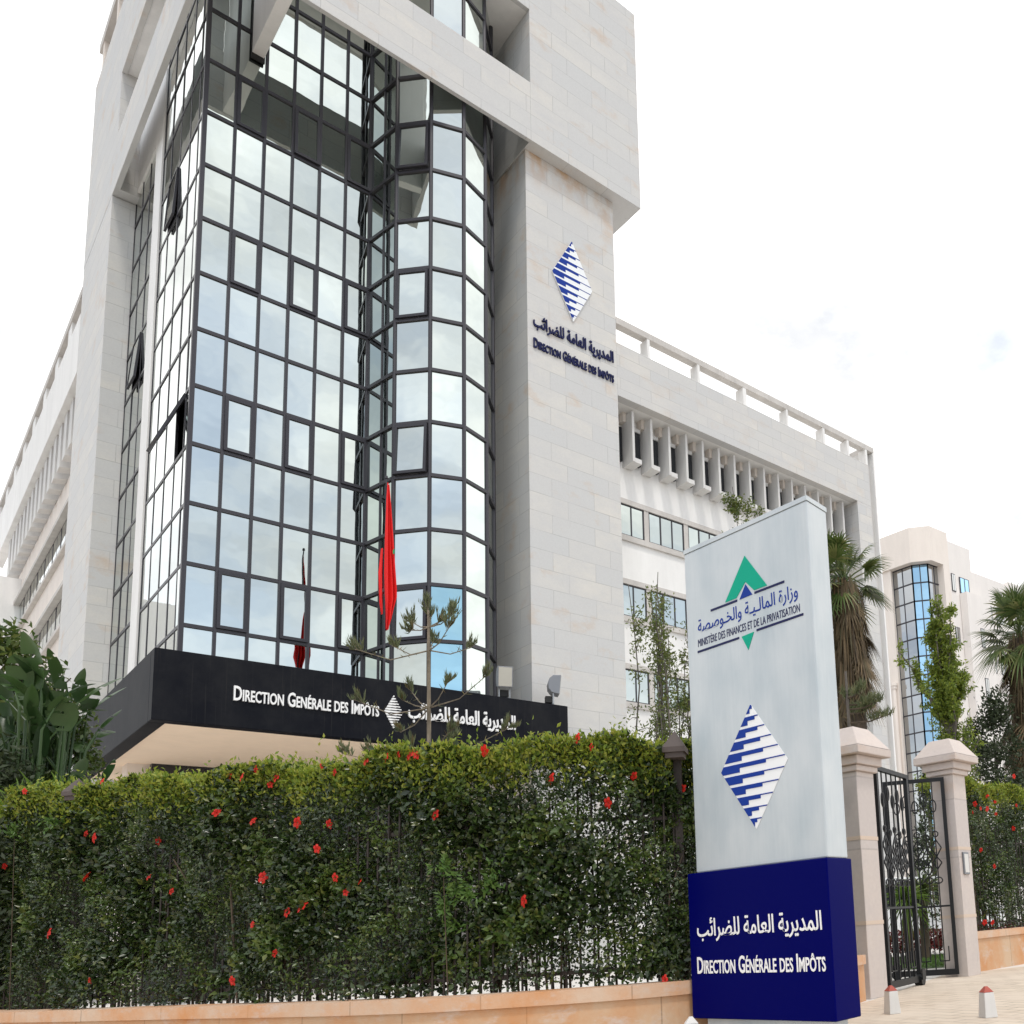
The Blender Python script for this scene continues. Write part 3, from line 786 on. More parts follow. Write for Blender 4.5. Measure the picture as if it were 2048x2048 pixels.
# ================================================================== flag
fp = wor(4.905, 0.16, 7.85)
flag = thing('flagpole', 'dark pole with a limp red flag, standing on the canopy by the glass bay', 'flag', fp, A_)
fm = MB(); fm.tube([(0, 0, 0), (0, 0, 5.63)], 0.026, 0.018); fm.build('pole', M['mullion'], flag)
MB().tube([(0.0, 0, 5.61), (0.0, 0, 5.68)], 0.045, 0.03).build('finial', M['mullion'], flag)
prof = [(6.05, 0.02, 0.05), (5.6, 0.0, 0.09), (5.0, -0.01, 0.14), (4.3, -0.03, 0.19), (3.6, -0.04, 0.24), (3.0, -0.05, 0.30), (2.75, -0.05, 0.31), (2.4, -0.02, 0.21), (2.1, 0.0, 0.14), (1.85, 0.01, 0.06)]
V = []; F = []; nc = 25
prof = [(z * .9594 - .326, a_ * .78, b_ * .78) for z, a_, b_ in prof]
for i, (z, x0, x1) in enumerate(prof):
    for j in range(nc):
        t = j / (nc - 1); amp = 0.02 + 0.11 * min(1, (5.6 - z) / 2.5)
        V.append((x0 + (x1 - x0) * t + 0.01 * math.sin(9 * t + z), -0.05 + amp * math.sin(t * 2 * math.pi * 2.6 + 0.35 * z) * (0.4 + 0.6 * t), z - 0.12 * t * abs(math.sin(3 * t))))
for i in range(len(prof) - 1):
    for j in range(nc - 1): a = i * nc + j; F.append((a, a + 1, a + nc + 1, a + nc))
fl = npmesh('flag_cloth', V, F, M['red_cloth'], flag); fl.data.polygons.foreach_set('use_smooth', [True] * len(F))
V2 = []; F2 = []
for i, (z, x0, x1) in enumerate(prof[3:8]):
    for j in range(5): V2.append((-0.03 - 0.10 * (j / 4) * (1 if i not in (0, 4) else 0.4), 0.08 + 0.05 * math.sin(j * 1.9 + i), z - 0.15))
for i in range(4):
    for j in range(4): a = i * 5 + j; F2.append((a, a + 1, a + 6, a + 5))
npmesh('flag_fold', V2, F2, M['red_cloth'], flag)
st = MB(); st.add([(0.10, -0.20, 3.52), (0.13, -0.20, 3.60), (0.16, -0.20, 3.54), (0.145, -0.20, 3.46), (0.11, -0.20, 3.44)], [(0, 1, 2, 3, 4)]); st.build('flag_star', M['green_cloth'], flag)

# ================================================================== pylon sign
K = (-0.13049, 7.19616, 0.0)
tot = thing('pylon_sign', 'tall silver pylon sign with navy lower block, green triangle logo and blue striped diamond', 'sign', K, math.atan2(-math.sin(R_(140.5288)), -math.cos(R_(140.5288))))
def par(x0, x1, t0, t1, z0, z1):
    """box sheared in plan so that its side face matches the image"""
    k = -0.14; f = lambda x, t: (x + k * t, t * 0.99)  # k shears the depth to fit the side face seen in the image
    return MB().prism([f(x0, t0), f(x1, t0), f(x1, t1), f(x0, t1)], z0, z1)
par(-1.50, -0.10, 0.06, 0.31, 0, 0.245).build('plinth', M['alu'], tot)
block = par(-1.637, 0.0, 0.0, 0.375, 0.245, 1.495).build('navy_block', M['sign_navy'], tot, 0.010)
panel = par(-1.545, -0.008, 0.03, 0.335, 1.496, 4.46).build('upper_panel', M['alu'], tot, 0.012)
par(-1.549, -0.004, 0.026, 0.339, 4.461, 4.502).build('top_cap', M['alu'], panel)
FY = 0.0297
emblem(-0.772, 2.338, 0.396, 0.535, FY, panel, M['emblem_white'], M['sign_blue'], 11, 0.004)
def flat(name, poly, m, par_, y=FY, t=0.004):
    mb = MB(); plate(mb, poly, lambda a, b: (a, b), y - t, y); return mb.build(name, m, par_)
flat('green_triangle', [(-0.758, 4.205), (-0.507, 3.862), (-0.662, 3.862), (-0.763, 3.968), (-0.885, 3.852), (-1.026, 3.852)], M['vinyl_green'], panel)
flat('blue_triangle', [(-0.764, 3.945), (-0.687, 3.832), (-0.845, 3.828)], M['sign_blue'], panel)
for x0, x1, z in ((-1.217, -0.876, 3.829), (-0.66, -0.307, 3.838), (-1.412, -0.873, 3.488), (-0.657, -0.117, 3.502)):
    flat('logo_line', [(x0, z - 0.010), (x1, z - 0.010), (x1, z + 0.010), (x0, z + 0.010)], M['letter_navy'], panel)
flat('green_triangle', [(-0.84, 3.490), (-0.766, 3.354), (-0.689, 3.497)], M['vinyl_green'], panel)
lettering('وزارة المالـيـة والخـوصصة', -1.397, -0.165, 3.668, 0.115, FY, M['sign_blue'], panel, True, 0.006, 0.003)
lettering('MINISTÈRE DES FINANCES ET DE LA PRIVATISATION', -1.402, -0.152, 3.534, 0.068, FY, M['letter_navy'], panel, False, 0.0, 0.003)
lettering('المديرية العامة للضرائب', -1.53, -0.088, 0.945, 0.148, -0.0005, M['letter_white'], block, True, 0.010, 0.004)
lettering('Direction Générale des Impôts', -1.545, -0.072, 0.628, 0.138, -0.0005, M['letter_white'], block, False, 0.016, 0.004, True)

# ================================================================== low wall, fence and hedge
def catmull(P, n=14):
    P = [np.array(p, float) for p in P]; P = [2 * P[0] - P[1]] + P + [2 * P[-1] - P[-2]]; o = []
    for i in range(1, len(P) - 2):
        for t in np.linspace(0, 1, n, endpoint=False):
            a, b, c, d = P[i - 1:i + 3]
            o.append(0.5 * (2 * b + (c - a) * t + (2 * a - 5 * b + 4 * c - d) * t ** 2 + (3 * b - a - 3 * c + d) * t ** 3))
    o.append(P[-2]); return np.array(o)
def frame(path):
    T = unit(np.gradient(path, axis=0)); Nn = np.stack([-T[:, 1], T[:, 0]], 1)
    s = np.concatenate([[0], np.cumsum(np.linalg.norm(np.diff(path, axis=0), axis=1))])
    return T, Nn, s
def ribbon_solid(name, path, o0, o1, z0, z1, m, parent):
    T, Nn, s = frame(path); n = len(path)
    a = path + Nn * o0; b = path + Nn * o1; mb = MB()
    for i in range(n):
        for (x, y), z in ((a[i], z0), (b[i], z0), (b[i], z1), (a[i], z1)): mb.v.append((x, y, z))
    for i in range(n - 1):
        o = i * 4
        for k in range(4): k2 = (k + 1) % 4; mb.f.append((o + k, o + k2, o + 4 + k2, o + 4 + k))
    mb.f.append((3, 2, 1, 0)); mb.f.append((4 * n - 4, 4 * n - 3, 4 * n - 2, 4 * n - 1))
    return mb.build(name, m, parent)
def at_s(path, s, q):
    T, Nn, ss = frame(path)
    f = lambda A: np.stack([np.interp(q, ss, A[:, 0]), np.interp(q, ss, A[:, 1])], -1)
    return f(path), f(T), f(Nn)

left_path = catmull([(-13.6, 13.2), (-9.69, 10.72), (-6.65, 9.28), (-4.35, 8.22), (-3.0, 7.95), (-1.41, 8.28), (-0.45, 9.75), (0.20, 11.75)])
right_path = catmull([(2.19, 15.95), (3.19, 17.37), (4.9, 19.6), (6.4, 21.5)])
def low_wall(name, label, path, zc):
    root = thing(name, label, 'wall', (*path[len(path) // 2], 0)); 
    def fix(o): o.matrix_parent_inverse = Matrix.Translation(-Vector((*path[len(path) // 2], 0)))
    fix(ribbon_solid('wall_body', path, 0.03, 0.30, 0, zc - 0.115, M['sand'], root))
    fix(ribbon_solid('coping', path, 0.0, 0.33, zc - 0.114, zc, M['sand_cap'], root))
    return root
low_wall('low_wall', 'curved orange sandstone wall under the long hedge in front of the canopy', left_path, 0.566)
low_wall('low_wall', 'short orange sandstone wall right of the open gate', right_path, 0.67)

def iron_fence(name, label, path, zb, zt, caps, off=0.36):
    root = thing(name, label, 'fence', (0, 0, 0))
    T, Nn, s = frame(path)
    q = np.arange(0.15, s[-1] - 0.1, 0.135); c, t, n = at_s(path, s, q); mb = MB()
    for p, nn in zip(c, n):
        x, y = p + nn * off; mb.bar((x, y, zb), (x, y, zt - 0.02), 0.016, 0.016)
    for z in (zb + 0.13, zt - 0.3):
        qq = np.linspace(0.05, s[-1] - 0.05, 60); c2, t2, n2 = at_s(path, s, qq); L2 = c2 + n2 * (off + 0.012)
        for i in range(len(L2) - 1): mb.bar((*L2[i], z), (*L2[i + 1], z), 0.014, 0.035)
    mb.build('railing', M['rust_iron'], root)
    for sc, ztop in caps:
        c3, t3, n3 = at_s(path, s, np.array([sc])); x, y = c3[0] + n3[0] * (off - 0.08)
        py = y + 0.09; pb = MB().box(x - 0.035, x + 0.035, py - 0.035, py + 0.035, zb, ztop - 0.2).build('post', M['rust_iron'], root)
        cp = MB(); w = 0.105
        cp.box(x - w, x + w, y - w, y + w, ztop - 0.20, ztop - 0.15)
        cp.box(x - w * .8, x + w * .8, y - w * .8, y + w * .8, ztop - 0.25, ztop - 0.201)
        cp.add([(x - w, y - w, ztop - .15), (x + w, y - w, ztop - .15), (x + w, y + w, ztop - .15), (x - w, y + w, ztop - .15), (x, y, ztop + .02)], [(0, 1, 4), (1, 2, 4), (2, 3, 4), (3, 0, 4), (3, 2, 1, 0)])
        cp.build('post_cap', M['cap_iron'], pb)
    return root
_, _, ls = frame(left_path)
def s_of_x(path, x):
    _, _, s = frame(path); return float(np.interp(x, path[:, 0], s))
iron_fence('iron_fence', 'dark iron fence with two capped posts, buried in the long hedge', left_path, 0.566, 2.35,
           [(s_of_x(left_path, -8.98), 3.18), (s_of_x(left_path, -1.34), 2.85)])
iron_fence('iron_fence', 'dark iron fence in the hedge right of the gate', right_path, 0.67, 2.6, [])

FLOWERS_L = [(10, 1732), (100, 1867), (175, 1754), (173, 1668), (190, 1676), (317, 1682), (298, 1755), (344, 1783), (434, 1626), (507, 1643), (461, 1552), (541, 1570), (554, 1555), (485, 1555), (512, 1540), (595, 1645), (659, 1648), (634, 1698), (527, 1755), (671, 1755), (721, 1764), (606, 1815), (506, 1850), (550, 1907), (466, 1962), (180, 1962), (50, 1583), (205, 1563), (733, 1524), (775, 1515), (798, 1512), (822, 1510), (834, 1511), (645, 1533), (670, 1545), (970, 1502), (1049, 1802), (1104, 1558), (1268, 1552), (1364, 1578), (1216, 1605), (1183, 1495), (1156, 1477), (872, 1630), (692, 1785), (575, 1825), (1330, 1960)]
FLOWERS_R = [(1690, 1684), (1974, 1593), (1961, 1617), (1946, 1625), (1950, 1608), (1974, 1618), (2027, 1657), (2028, 1553), (2033, 1611), (1989, 1733), (1962, 1700), (1985, 1845), (1969, 1845), (1990, 1604), (1992, 1628)]

def hedge(name, label, path, zb, ztop_f, front, thick, n_face, n_top, thin_f):
    """trimmed hedge along a path: many small leaves through a slab, new growth on top"""
    root = thing(name, label, 'hedge', (0, 0, 0))
    T, Nn, s = frame(path); Lh = s[-1]
    def bumpf(q, z): return 0.06 * np.sin(q * 1.7 + 1.3 * z) + 0.05 * np.sin(q * 4.1 - 2.2 * z + 1) + 0.035 * np.sin(q * 9.3 + z * 7.1)
    def topf(q): return ztop_f(q) + 0.05 * np.sin(q * 3.1) + 0.035 * np.sin(q * 7.7 + 2)
    # --- face leaves
    q = rng.uniform(0, Lh, n_face); zt = topf(q); z = zb + (zt - zb) * rng.uniform(0, 1, n_face)
    dep = np.abs(rng.normal(0, 0.085, n_face)); far = rng.uniform(0, 1, n_face) < 0.42; dep[far] = rng.uniform(0.03, thick, far.sum())
    keep = rng.uniform(0, 1, n_face) < thin_f(q, z, dep)
    # clumpy structure: small hollows that stay dark
    cl = np.sin(q * 11 + 3 * np.sin(z * 5)) * np.sin(z * 12 + 2 * np.sin(q * 4)) + 0.6 * np.sin(q * 23 + z * 17) * np.sin(z * 27 - q * 9)
    keep &= ~((cl < -0.42) & (dep < 0.10) & (rng.uniform(0, 1, n_face) < 0.85))
    q, z, dep = q[keep], z[keep], dep[keep]; n = len(q)
    c, t, nn = at_s(path, s, q)
    off = front + bumpf(q, z) + dep
    P = np.concatenate([c + nn * off[:, None], z[:, None]], 1)
    fw = np.concatenate([-nn, np.zeros((n, 1))], 1)
    D = unit(fw * 0.5 + rdir(n) * 0.9 + np.array([0, 0, 0.15])); No = unit(fw + np.array([0, 0, 0.7]) + 0.6 * rdir(n))
    sz = np.clip(rng.lognormal(-3.02, 0.26, n), .028, .085) * (1 + .25 * np.sin(q * 2.3 + 2 * np.sin(z * 3.1)))
    clump = np.sin(q * 6.1 + 2.5 * np.sin(z * 4.3 + q)) + np.sin(z * 7.7 - 1.8 * np.sin(q * 3.7)) + rng.normal(0, .35, n)
    yg = clump > 1.0 - .5 * np.clip((z - zb) / 2.2, 0, 1)
    for sel, mm_ in ((~yg, 'hedge'), (yg, 'hedge_mid')): leaves('foliage', P[sel], D[sel], No[sel], sz[sel], sz[sel] * rng.uniform(.5, .68, sel.sum()), M[mm_], root)
    # young leaves at the shoulder of the face
    m_ = n_top; q = rng.uniform(0, Lh, m_); z = topf(q) - np.abs(rng.normal(0, 0.17, m_)); c, t, nn = at_s(path, s, q)
    P = np.concatenate([c + nn * (front + bumpf(q, z) - .015 + np.abs(rng.normal(0, .05, m_)))[:, None], z[:, None]], 1)
    leaves('new_growth', P, rdir(m_, 1.2), rdir(m_, .5), rng.uniform(.035, .07, m_), rng.uniform(.018, .034, m_), M['hedge_new'], root)
    # --- top: new growth
    q = rng.uniform(0, Lh, n_top); d = rng.uniform(0, thick, n_top) ** 1.15
    zz = topf(q) + rng.normal(-0.06, 0.065, n_top) - 0.10 * (d < 0.05)
    c, t, nn = at_s(path, s, q); off = front + 0.02 + bumpf(q, zz) * 0.8 + d
    P = np.concatenate([c + nn * off[:, None], zz[:, None]], 1)
    leaves('new_growth', P, rdir(n_top, 1.1), rdir(n_top, 0.4), rng.uniform(0.04, 0.08, n_top), rng.uniform(0.02, 0.038, n_top), M['hedge_new'], root)
    # --- upright shoots along the top
    ns = int(Lh * 26); q = rng.uniform(0, Lh, ns); d = rng.uniform(0, thick, ns); hgt = rng.gamma(2.0, 0.045, ns)
    c, t, nn = at_s(path, s, q); base = np.concatenate([c + nn * (front + d)[:, None], topf(q)[:, None] - 0.05], 1)
    PP = []; DD = []
    for i in range(ns):
        for k in range(7):
            PP.append(base[i] + np.array([0, 0, hgt[i] * k / 6]) + rng.normal(0, 0.012, 3)); DD.append(rdir(1, 0.7)[0])
    leaves('new_growth', PP, DD, rdir(len(PP)), 0.055, 0.024, M['hedge_new'], root)
    # --- stems
    tw = MB()
    for i in range(int(Lh * 9)):
        qq = np.array([rng.uniform(0.05, Lh - 0.05)]); c, t, nn = at_s(path, s, qq); o = front + rng.uniform(0.10, thick - 0.05)
        x, y = c[0] + nn[0] * o; zt1 = float(topf(qq)[0]) * rng.uniform(0.55, 0.97)
        a = Vector((x, y, zb - 0.4)); m1 = Vector((x + rng.normal(0, .08), y + rng.normal(0, .06), (zb + zt1) / 2)); e = Vector((x + rng.normal(0, .18), y + rng.normal(0, .1), zt1))
        tw.tube([a, m1, e], 0.014, 0.006, 5)
    tw.build('stems', M['twig'], root)
    return root, topf, bumpf
def thinL(q, z, dep):
    k = np.ones_like(q)
    h = (z - 0.566)
    k = np.where(h < 0.42, 0.38 + 0.55 * (h / 0.42) * (0.6 + 0.4 * np.sin(q * 5.3)), k)
    sx = s_of_x(left_path, -1.95)
    g = np.exp(-((q - sx) / 0.55) ** 2) * np.exp(-((z - 1.75) / 0.55) ** 2)
    k = np.where(True, k * (1 - 0.50 * g * (0.55 + 0.45 * np.sin(q * 13 + z * 9))), k)
    return k
topL = lambda q: np.interp(q, [s_of_x(left_path, x) for x in (-13, -9.9, -7.9, -4.8, -3.2, -1.7, 0.2)], [3.36, 3.17, 3.02, 2.80, 2.78, 2.76, 2.95])
hl, _, bfL = hedge('hedge', 'long dark green trimmed hedge with red hibiscus flowers before the black canopy', left_path, 0.58, topL, 0.24, 0.75, 300000, 23000, thinL)
topR = lambda q: 3.38 + 0.0 * q
hr, _, bfR = hedge('hedge', 'green hedge with red hibiscus flowers right of the gate pillar', right_path, 0.68, topR, 0.30, 0.8, 60000, 9000, lambda q, z, d: np.where(z < 0.95, 0.5, 1.0))

# --- hibiscus flowers: five petals and a stamen, one mesh shared by copies
def flower_mesh():
    V = []; F = []
    for k in range(5):
        a = 2 * math.pi * k / 5
        rad = np.array([math.cos(a), math.sin(a), 0]); tan = np.array([-math.sin(a), math.cos(a), 0]); up = np.array([0, 0, 1.0])
        o = len(V)
        V += [rad * 0.004, rad * 0.035 + tan * 0.026 + up * 0.020, rad * 0.062 + tan * 0.020 + up * 0.012, rad * 0.066 - tan * 0.014 + up * 0.006, rad * 0.038 - tan * 0.026 + up * 0.016]
        F.append((o, o + 1, o + 2, o + 3, o + 4))
    o = len(V); V += [np.array((0.004, 0, 0)), np.array((-0.004, 0, 0)), np.array((0.0, 0.004, 0.075))]; F.append((o, o + 1, o + 2))
    mb = MB(); mb.v = [tuple(v) for v in V]; mb.f = F
    return mb
proto = flower_mesh().build('hibiscus_flower', M['petal'], hl)
camC = np.array([0, 0, 1.0]); cR, cU, cF = (np.array(v) for v in (cr, cu, cf)); FPX, PX, PY = 1849.925, 1677.006, 1559.543
def ray(x, y): return (x - PX) / FPX * cR - (y - PY) / FPX * cU + cF
first_used = False
def place_flowers(pts, path, root, front, bf):
    """each flower sits where the camera ray through its image pixel meets the hedge surface"""
    global first_used
    T, Nn, s = frame(path)
    for x, y in pts:
        d = ray(x, y); best = None
        for tt in np.linspace(5, 24, 700):
            p = camC + d * tt
            i = np.argmin(np.sum((path - p[:2]) ** 2, 1)); sd = np.dot(p[:2] - path[i], Nn[i])
            if sd > front - 0.05 + bf(s[i], p[2]): best = p; break
        if best is None: continue
        o = proto if not first_used else proto.copy()
        if first_used: COL.objects.link(o)
        first_used = True
        o.parent = root; o.location = best
        o.rotation_euler = (R_(76) + rng.normal(0, .28), rng.normal(0, .25), rng.normal(-.2, .35)); sc = rng.uniform(0.50, 0.86); o.scale = (sc * rng.uniform(.6, .95), sc * rng.uniform(1.0, 1.3), sc)
place_flowers(FLOWERS_L, left_path, hl, 0.27, bfL)
place_flowers(FLOWERS_R, right_path, hr, 0.30, bfR)

# creeper sprays with lighter leaves, growing through the hedge face
def creeper(label, spots):
    root = thing('creeper', label, 'creeper', (0, 0, 0))
    P = []; D = []
    for x, y, r in spots:
        d = ray(x, y); p0 = None
        T, Nn, s = frame(left_path)
        for tt in np.linspace(5, 24, 700):
            p = camC + d * tt; i = np.argmin(np.sum((left_path - p[:2]) ** 2, 1))
            if np.dot(p[:2] - left_path[i], Nn[i]) > 0.20 + bfL(s[i], p[2]): p0 = p; break
        for k in range(9):
            e = np.array([rng.normal(0, r), -0.02 + rng.normal(0, .03), rng.normal(0, r * 1.3)])
            for j in range(8): P.append(p0 + e * (j / 7) + rng.normal(0, .012, 3)); D.append(np.array([rng.normal(0, 1), -0.4, rng.normal(0.2, .8)]))
    n = len(P)
    leaves('foliage', P, D, rdir(n) + np.array([0, -1, .4]), 0.065, 0.024, M['creeper'], root)
    st = MB(); st.tube([(P[0][0], P[0][1] + .1, 0.57), tuple(P[0])], 0.006, 0.003, 5); st.build('stem', M['twig'], root)
    return root
creeper('light green ferny creeper in the middle of the long hedge', [(893, 1735, .09), (985, 1770, .10), (905, 1780, .08), (940, 1790, .08), (890, 1810, .07), (905, 1850, .06)])
creeper('light green leaf spray near the left end of the long hedge', [(28, 1665, .09), (108, 1645, .05)])

# ================================================================== gate
def pillar(name, label, x, y, w, d, zt, plate_on=False):
    root = thing(name, label, 'gate pillar', (x, y, 0), R_(54), 'stone gate pillars')
    sh = MB().box(0, w, 0, d, 0, zt - 0.60).build('shaft', M['pink_stone'], root, 0.01)
    bd = MB()
    for z in (0.93, 2.02): bd.box(-0.004, w + 0.004, -0.004, d + 0.004, z, z + 0.05)
    bd.build('sandstone_band', mat('pale_sandstone_band', (0.60, 0.49, 0.40), 0.8), sh)
    c = MB(); q = 0.05
    c.box(-0.045, w + 0.045, -0.045, d + 0.045, zt - 0.60, zt - 0.52); c.box(-0.09, w + 0.09, -0.09, d + 0.09, zt - 0.519, zt - 0.40)
    e = 0.185
    c.box(-e, w + e, -e, d + e, zt - 0.399, zt - 0.29)
    i = 0.02
    c.add([(-e, -e, zt - .29), (w + e, -e, zt - .29), (w + e, d + e, zt - .29), (-e, d + e, zt - .29), (i, i, zt), (w - i, i, zt), (w - i, d - i, zt), (i, d - i, zt)],
          [(0, 1, 5, 4), (1, 2, 6, 5), (2, 3, 7, 6), (3, 0, 4, 7), (4, 5, 6, 7)])
    c.build('pillar_cap', M['cap_stone'], root, 0.012)
    if plate_on:
        p = MB(); p.box(0.10, 0.28, -0.03, -0.001, 1.62, 1.98); pl = p.build('intercom_frame', M['lamp_grey'], root, 0.006)
        MB().box(0.125, 0.255, -0.034, -0.0301, 1.65, 1.95).build('intercom_plate', M['post_white'], pl)
    return root
pillar('gate_pillar', 'pinkish stone gate pillar beside the tall silver sign', 0.235, 11.90, 0.40, 0.42, 3.52)
pillar('gate_pillar', 'pinkish stone gate pillar with intercom plate, right of the gate', 1.86, 14.95, 0.42, 0.43, 3.86, True)

def gate_leaf(name, label, A, B, z0, z1):
    A = Vector((*A, 0)); B = Vector((*B, 0)); L_ = (B - A).length
    root = thing(name, label, 'gate', A, math.atan2(B.y - A.y, B.x - A.x), 'wrought iron gate leaves')
    f = MB(); t = 0.06
    f.box(0, t, -t / 2, t / 2, z0, z1); f.box(L_ - t, L_, -t / 2, t / 2, z0, z1)
    f.box(t, L_ - t, -t / 2, t / 2, z1 - t, z1); f.box(t, L_ - t, -t / 2, t / 2, z0, z0 + 0.09); f.box(t, L_ - t, -0.012, 0.012, 1.12, 1.15)
    f.build('gate_frame', M['iron'], root)
    b = MB(); n = 6
    for i in range(1, n):
        x = t + (L_ - 2 * t) * i / n
        b.bar((x, 0, z0 + 0.09), (x, 0, z1 - t), 0.018, 0.018)
    b.build('upright_bars', M['iron'], root)
    def ring(o, x, z, rx, rz, r=0.011):
        o.tube([(x + rx * math.cos(a), 0.0, z + rz * math.sin(a)) for a in np.linspace(0, 2 * math.pi, 15)], r, r, 5)
    def dia(o, x, z, rx, rz):
        for p, q in (((x - rx, z), (x, z + rz)), ((x, z + rz), (x + rx, z)), ((x + rx, z), (x, z - rz)), ((x, z - rz), (x - rx, z))): o.bar((p[0], 0, p[1]), (q[0], 0, q[1]), 0.02, 0.02)
    w = (L_ - 2 * t) / n
    zc = z0 + (z1 - z0) * 0.60
    for i in range(1, n):
        x = t + w * i; o = MB(); o.bar((x, 0, z0 + .10), (x, 0, z1 - .07), 0.012)
        dia(o, x, zc + (0.12 if i % 2 else -0.02), w * 0.55, 0.14); dia(o, x, zc - 0.22 + (0.1 if i % 2 else 0), w * .5, 0.10)
        ring(o, x, zc - 0.40, w * 0.42, 0.05); ring(o, x, zc + 0.30 + (0.05 if i % 2 else 0), w * 0.3, 0.045)
        ring(o, x, z1 - 0.36 - (0.10 if i % 2 else 0), w * 0.32, 0.10)
        if i % 2:
            o.bar((x - w * .5, 0, z0 + 0.22), (x + w * .5, 0, z0 + 0.22), 0.018); o.bar((x - w * .5, 0, z0 + 0.22), (x - w * .5, 0, z0 + 0.45), 0.018); o.bar((x + w * .5, 0, z0 + 0.22), (x + w * .5, 0, z0 + 0.45), 0.018); o.bar((x, 0, z0 + 0.09), (x, 0, z0 + 0.22), 0.018)
        o.build('scrollwork', M['iron'], root)
    wh = MB(); wh.tube([(L_ - 0.03, -0.06, 0.09), (L_ - 0.03, 0.06, 0.09)], 0.085, 0.085, 14); wh.box(L_ - 0.10, L_ + 0.04, -0.075, -0.061, 0.09, 0.24)
    wh.build('gate_wheel', M['iron'], root)
    return root
gate_leaf('gate_leaf', 'black wrought iron gate leaf hinged on the pillar beside the silver sign', (0.50, 12.65), (1.01, 13.75), 0.06, 3.10)
gate_leaf('gate_leaf', 'black wrought iron gate leaf standing open behind the right gate pillar', (1.72, 14.99), (0.715, 15.15), 0.05, 3.22)

# ================================================================== little posts on the pavement
def post(label, x, y, rz, red=True):
    root = thing('marker_post', label, 'bollard', (x, y, 0.008), rz, 'stub posts on the pavement')
    b = MB(); w0, w1, h = 0.068, 0.052, 0.235
    b.add([(-w0, -w0, 0), (w0, -w0, 0), (w0, w0, 0), (-w0, w0, 0), (-w1, -w1, h), (w1, -w1, h), (w1, w1, h), (-w1, w1, h)], [(3, 2, 1, 0), (0, 1, 5, 4), (1, 2, 6, 5), (2, 3, 7, 6), (3, 0, 4, 7), (4, 5, 6, 7)])
    b.build('post_body', M['post_white'], root, 0.006)
    c = MB(); c.add([(-w1, -w1, h + .001), (w1, -w1, h + .001), (w1, w1, h + .001), (-w1, w1, h + .001), (-.012, -.012, h + .055), (.012, -.012, h + .055), (.012, .012, h + .055), (-.012, .012, h + .055)],
                    [(0, 1, 5, 4), (1, 2, 6, 5), (2, 3, 7, 6), (3, 0, 4, 7), (4, 5, 6, 7)])
    c.build('post_top', M['red_paint'] if red else M['post_white'], root)
post('small white post with red tip in front of the gate', 0.41, 9.95, 0.5)
post('small white post with red tip, nearest the right edge of the pavement', 1.28, 9.05, 0.4)
post('small greyish post without red tip, left of the silver sign', -1.34, 7.84, 0.3, False)

# ================================================================== neighbouring building beyond the right wing
KS = 1.7
fb = thing('apartment_building', 'cream corner block with faceted blue glass bay, far right beyond the office wing', 'building', (8.908, 73.675, 0), 0)
def far(x, y): return ((x - 5.24) * KS, (y - 43.75) * KS)
fz = lambda z: 1 + (z - 1) * KS
dv = np.array([math.cos(R_(46.13)), math.sin(R_(46.13))]); dn = np.array([-dv[1], dv[0]])
cF2 = np.array([5.24, 43.75])
def fs(s, back=0.0): p = cF2 + dv * s + dn * back; return far(*p)
def fbx(mb, s0, s1, b0, b1, z0, z1): return mb.prism([fs(s0, b0), fs(s1, b0), fs(s1, b1), fs(s0, b1)], fz(z0), fz(z1))
aL = np.array([4.21, 43.86]) + np.array([-math.cos(R_(-38.546)), -math.sin(R_(-38.546))]) * 3.2
tow = MB()
tow.prism([far(*aL), far(4.21, 43.86), far(5.24, 43.75), fs(1.42), fs(1.42, 4), far(aL[0] + 2, aL[1] + 3)], fz(18.21), fz(20))
lA = np.array([4.21, 43.86]); lD = unit(np.array([3.22, 44.77]) - lA)
p_l = lA + lD * 1.30; p_o = lA + lD * 3.2
tow.prism([far(*p_o), far(*p_l), far(3.42, 45.1), far(p_o[0] + 1.2, p_o[1] + 1.5)], 0, fz(18.209))
tow.prism([fs(0.92), fs(1.42), fs(1.42, 3.5), fs(0.92, 0.62)], 0, fz(18.209))
tow.build('tower_wall', M['far_wall'], fb)
gl = [(3.37, 45.02), (4.29, 44.25), (5.06, 44.17), (5.72, 44.80)]
mats = (M['glass_grey'], M['glass_blue'], M['glass_grey'])
zr_ = [18.2 - 0.935 * i for i in range(20)]
for i in range(3):
    g = MB(); mm = MB(); p, q = np.array(gl[i]), np.array(gl[i + 1])
    for r in range(len(zr_) - 1):
        for h in range(2):
            a, b2 = p + (q - p) * h / 2, p + (q - p) * (h + 1) / 2; e = jitter() * .6
            A2, B2 = far(*a), far(*b2)
            g.add([(A2[0], A2[1] + e, fz(zr_[r + 1])), (B2[0], B2[1] - e, fz(zr_[r + 1])), (B2[0], B2[1] - e, fz(zr_[r])), (A2[0], A2[1] + e, fz(zr_[r]))], [(0, 1, 2, 3)])
        A2, B2 = far(*p), far(*q); mm.bar((*A2, fz(zr_[r])), (*B2, fz(zr_[r])), 0.10)
    for h in (0, 0.5, 1):
        c = far(*(p + (q - p) * h)); mm.bar((*c, 0), (*c, fz(18.2)), 0.09 if h == .5 else 0.12)
    go = g.build('bay_glazing', mats[i], fb); mm.build('mullion_grid', M['mullion'], go)
sw = MB()
fbx(sw, 1.42, 3.3, 0.02, 4, 0, 19.6); fbx(sw, 3.3, 6.7, 0.03, 4, 0, 18.40); fbx(sw, 6.7, 12, 0.0, 4, 0, 18.62)
sw.build('side_wall', M['far_white'], fb)
bx_ = MB(); fbx(bx_, 2.12, 4.1, -0.42, 0.0, 0, 16.95); bx_.build('projecting_stair', M['far_white'], fb)
cl = MB(); c0 = lA + lD * 1.62
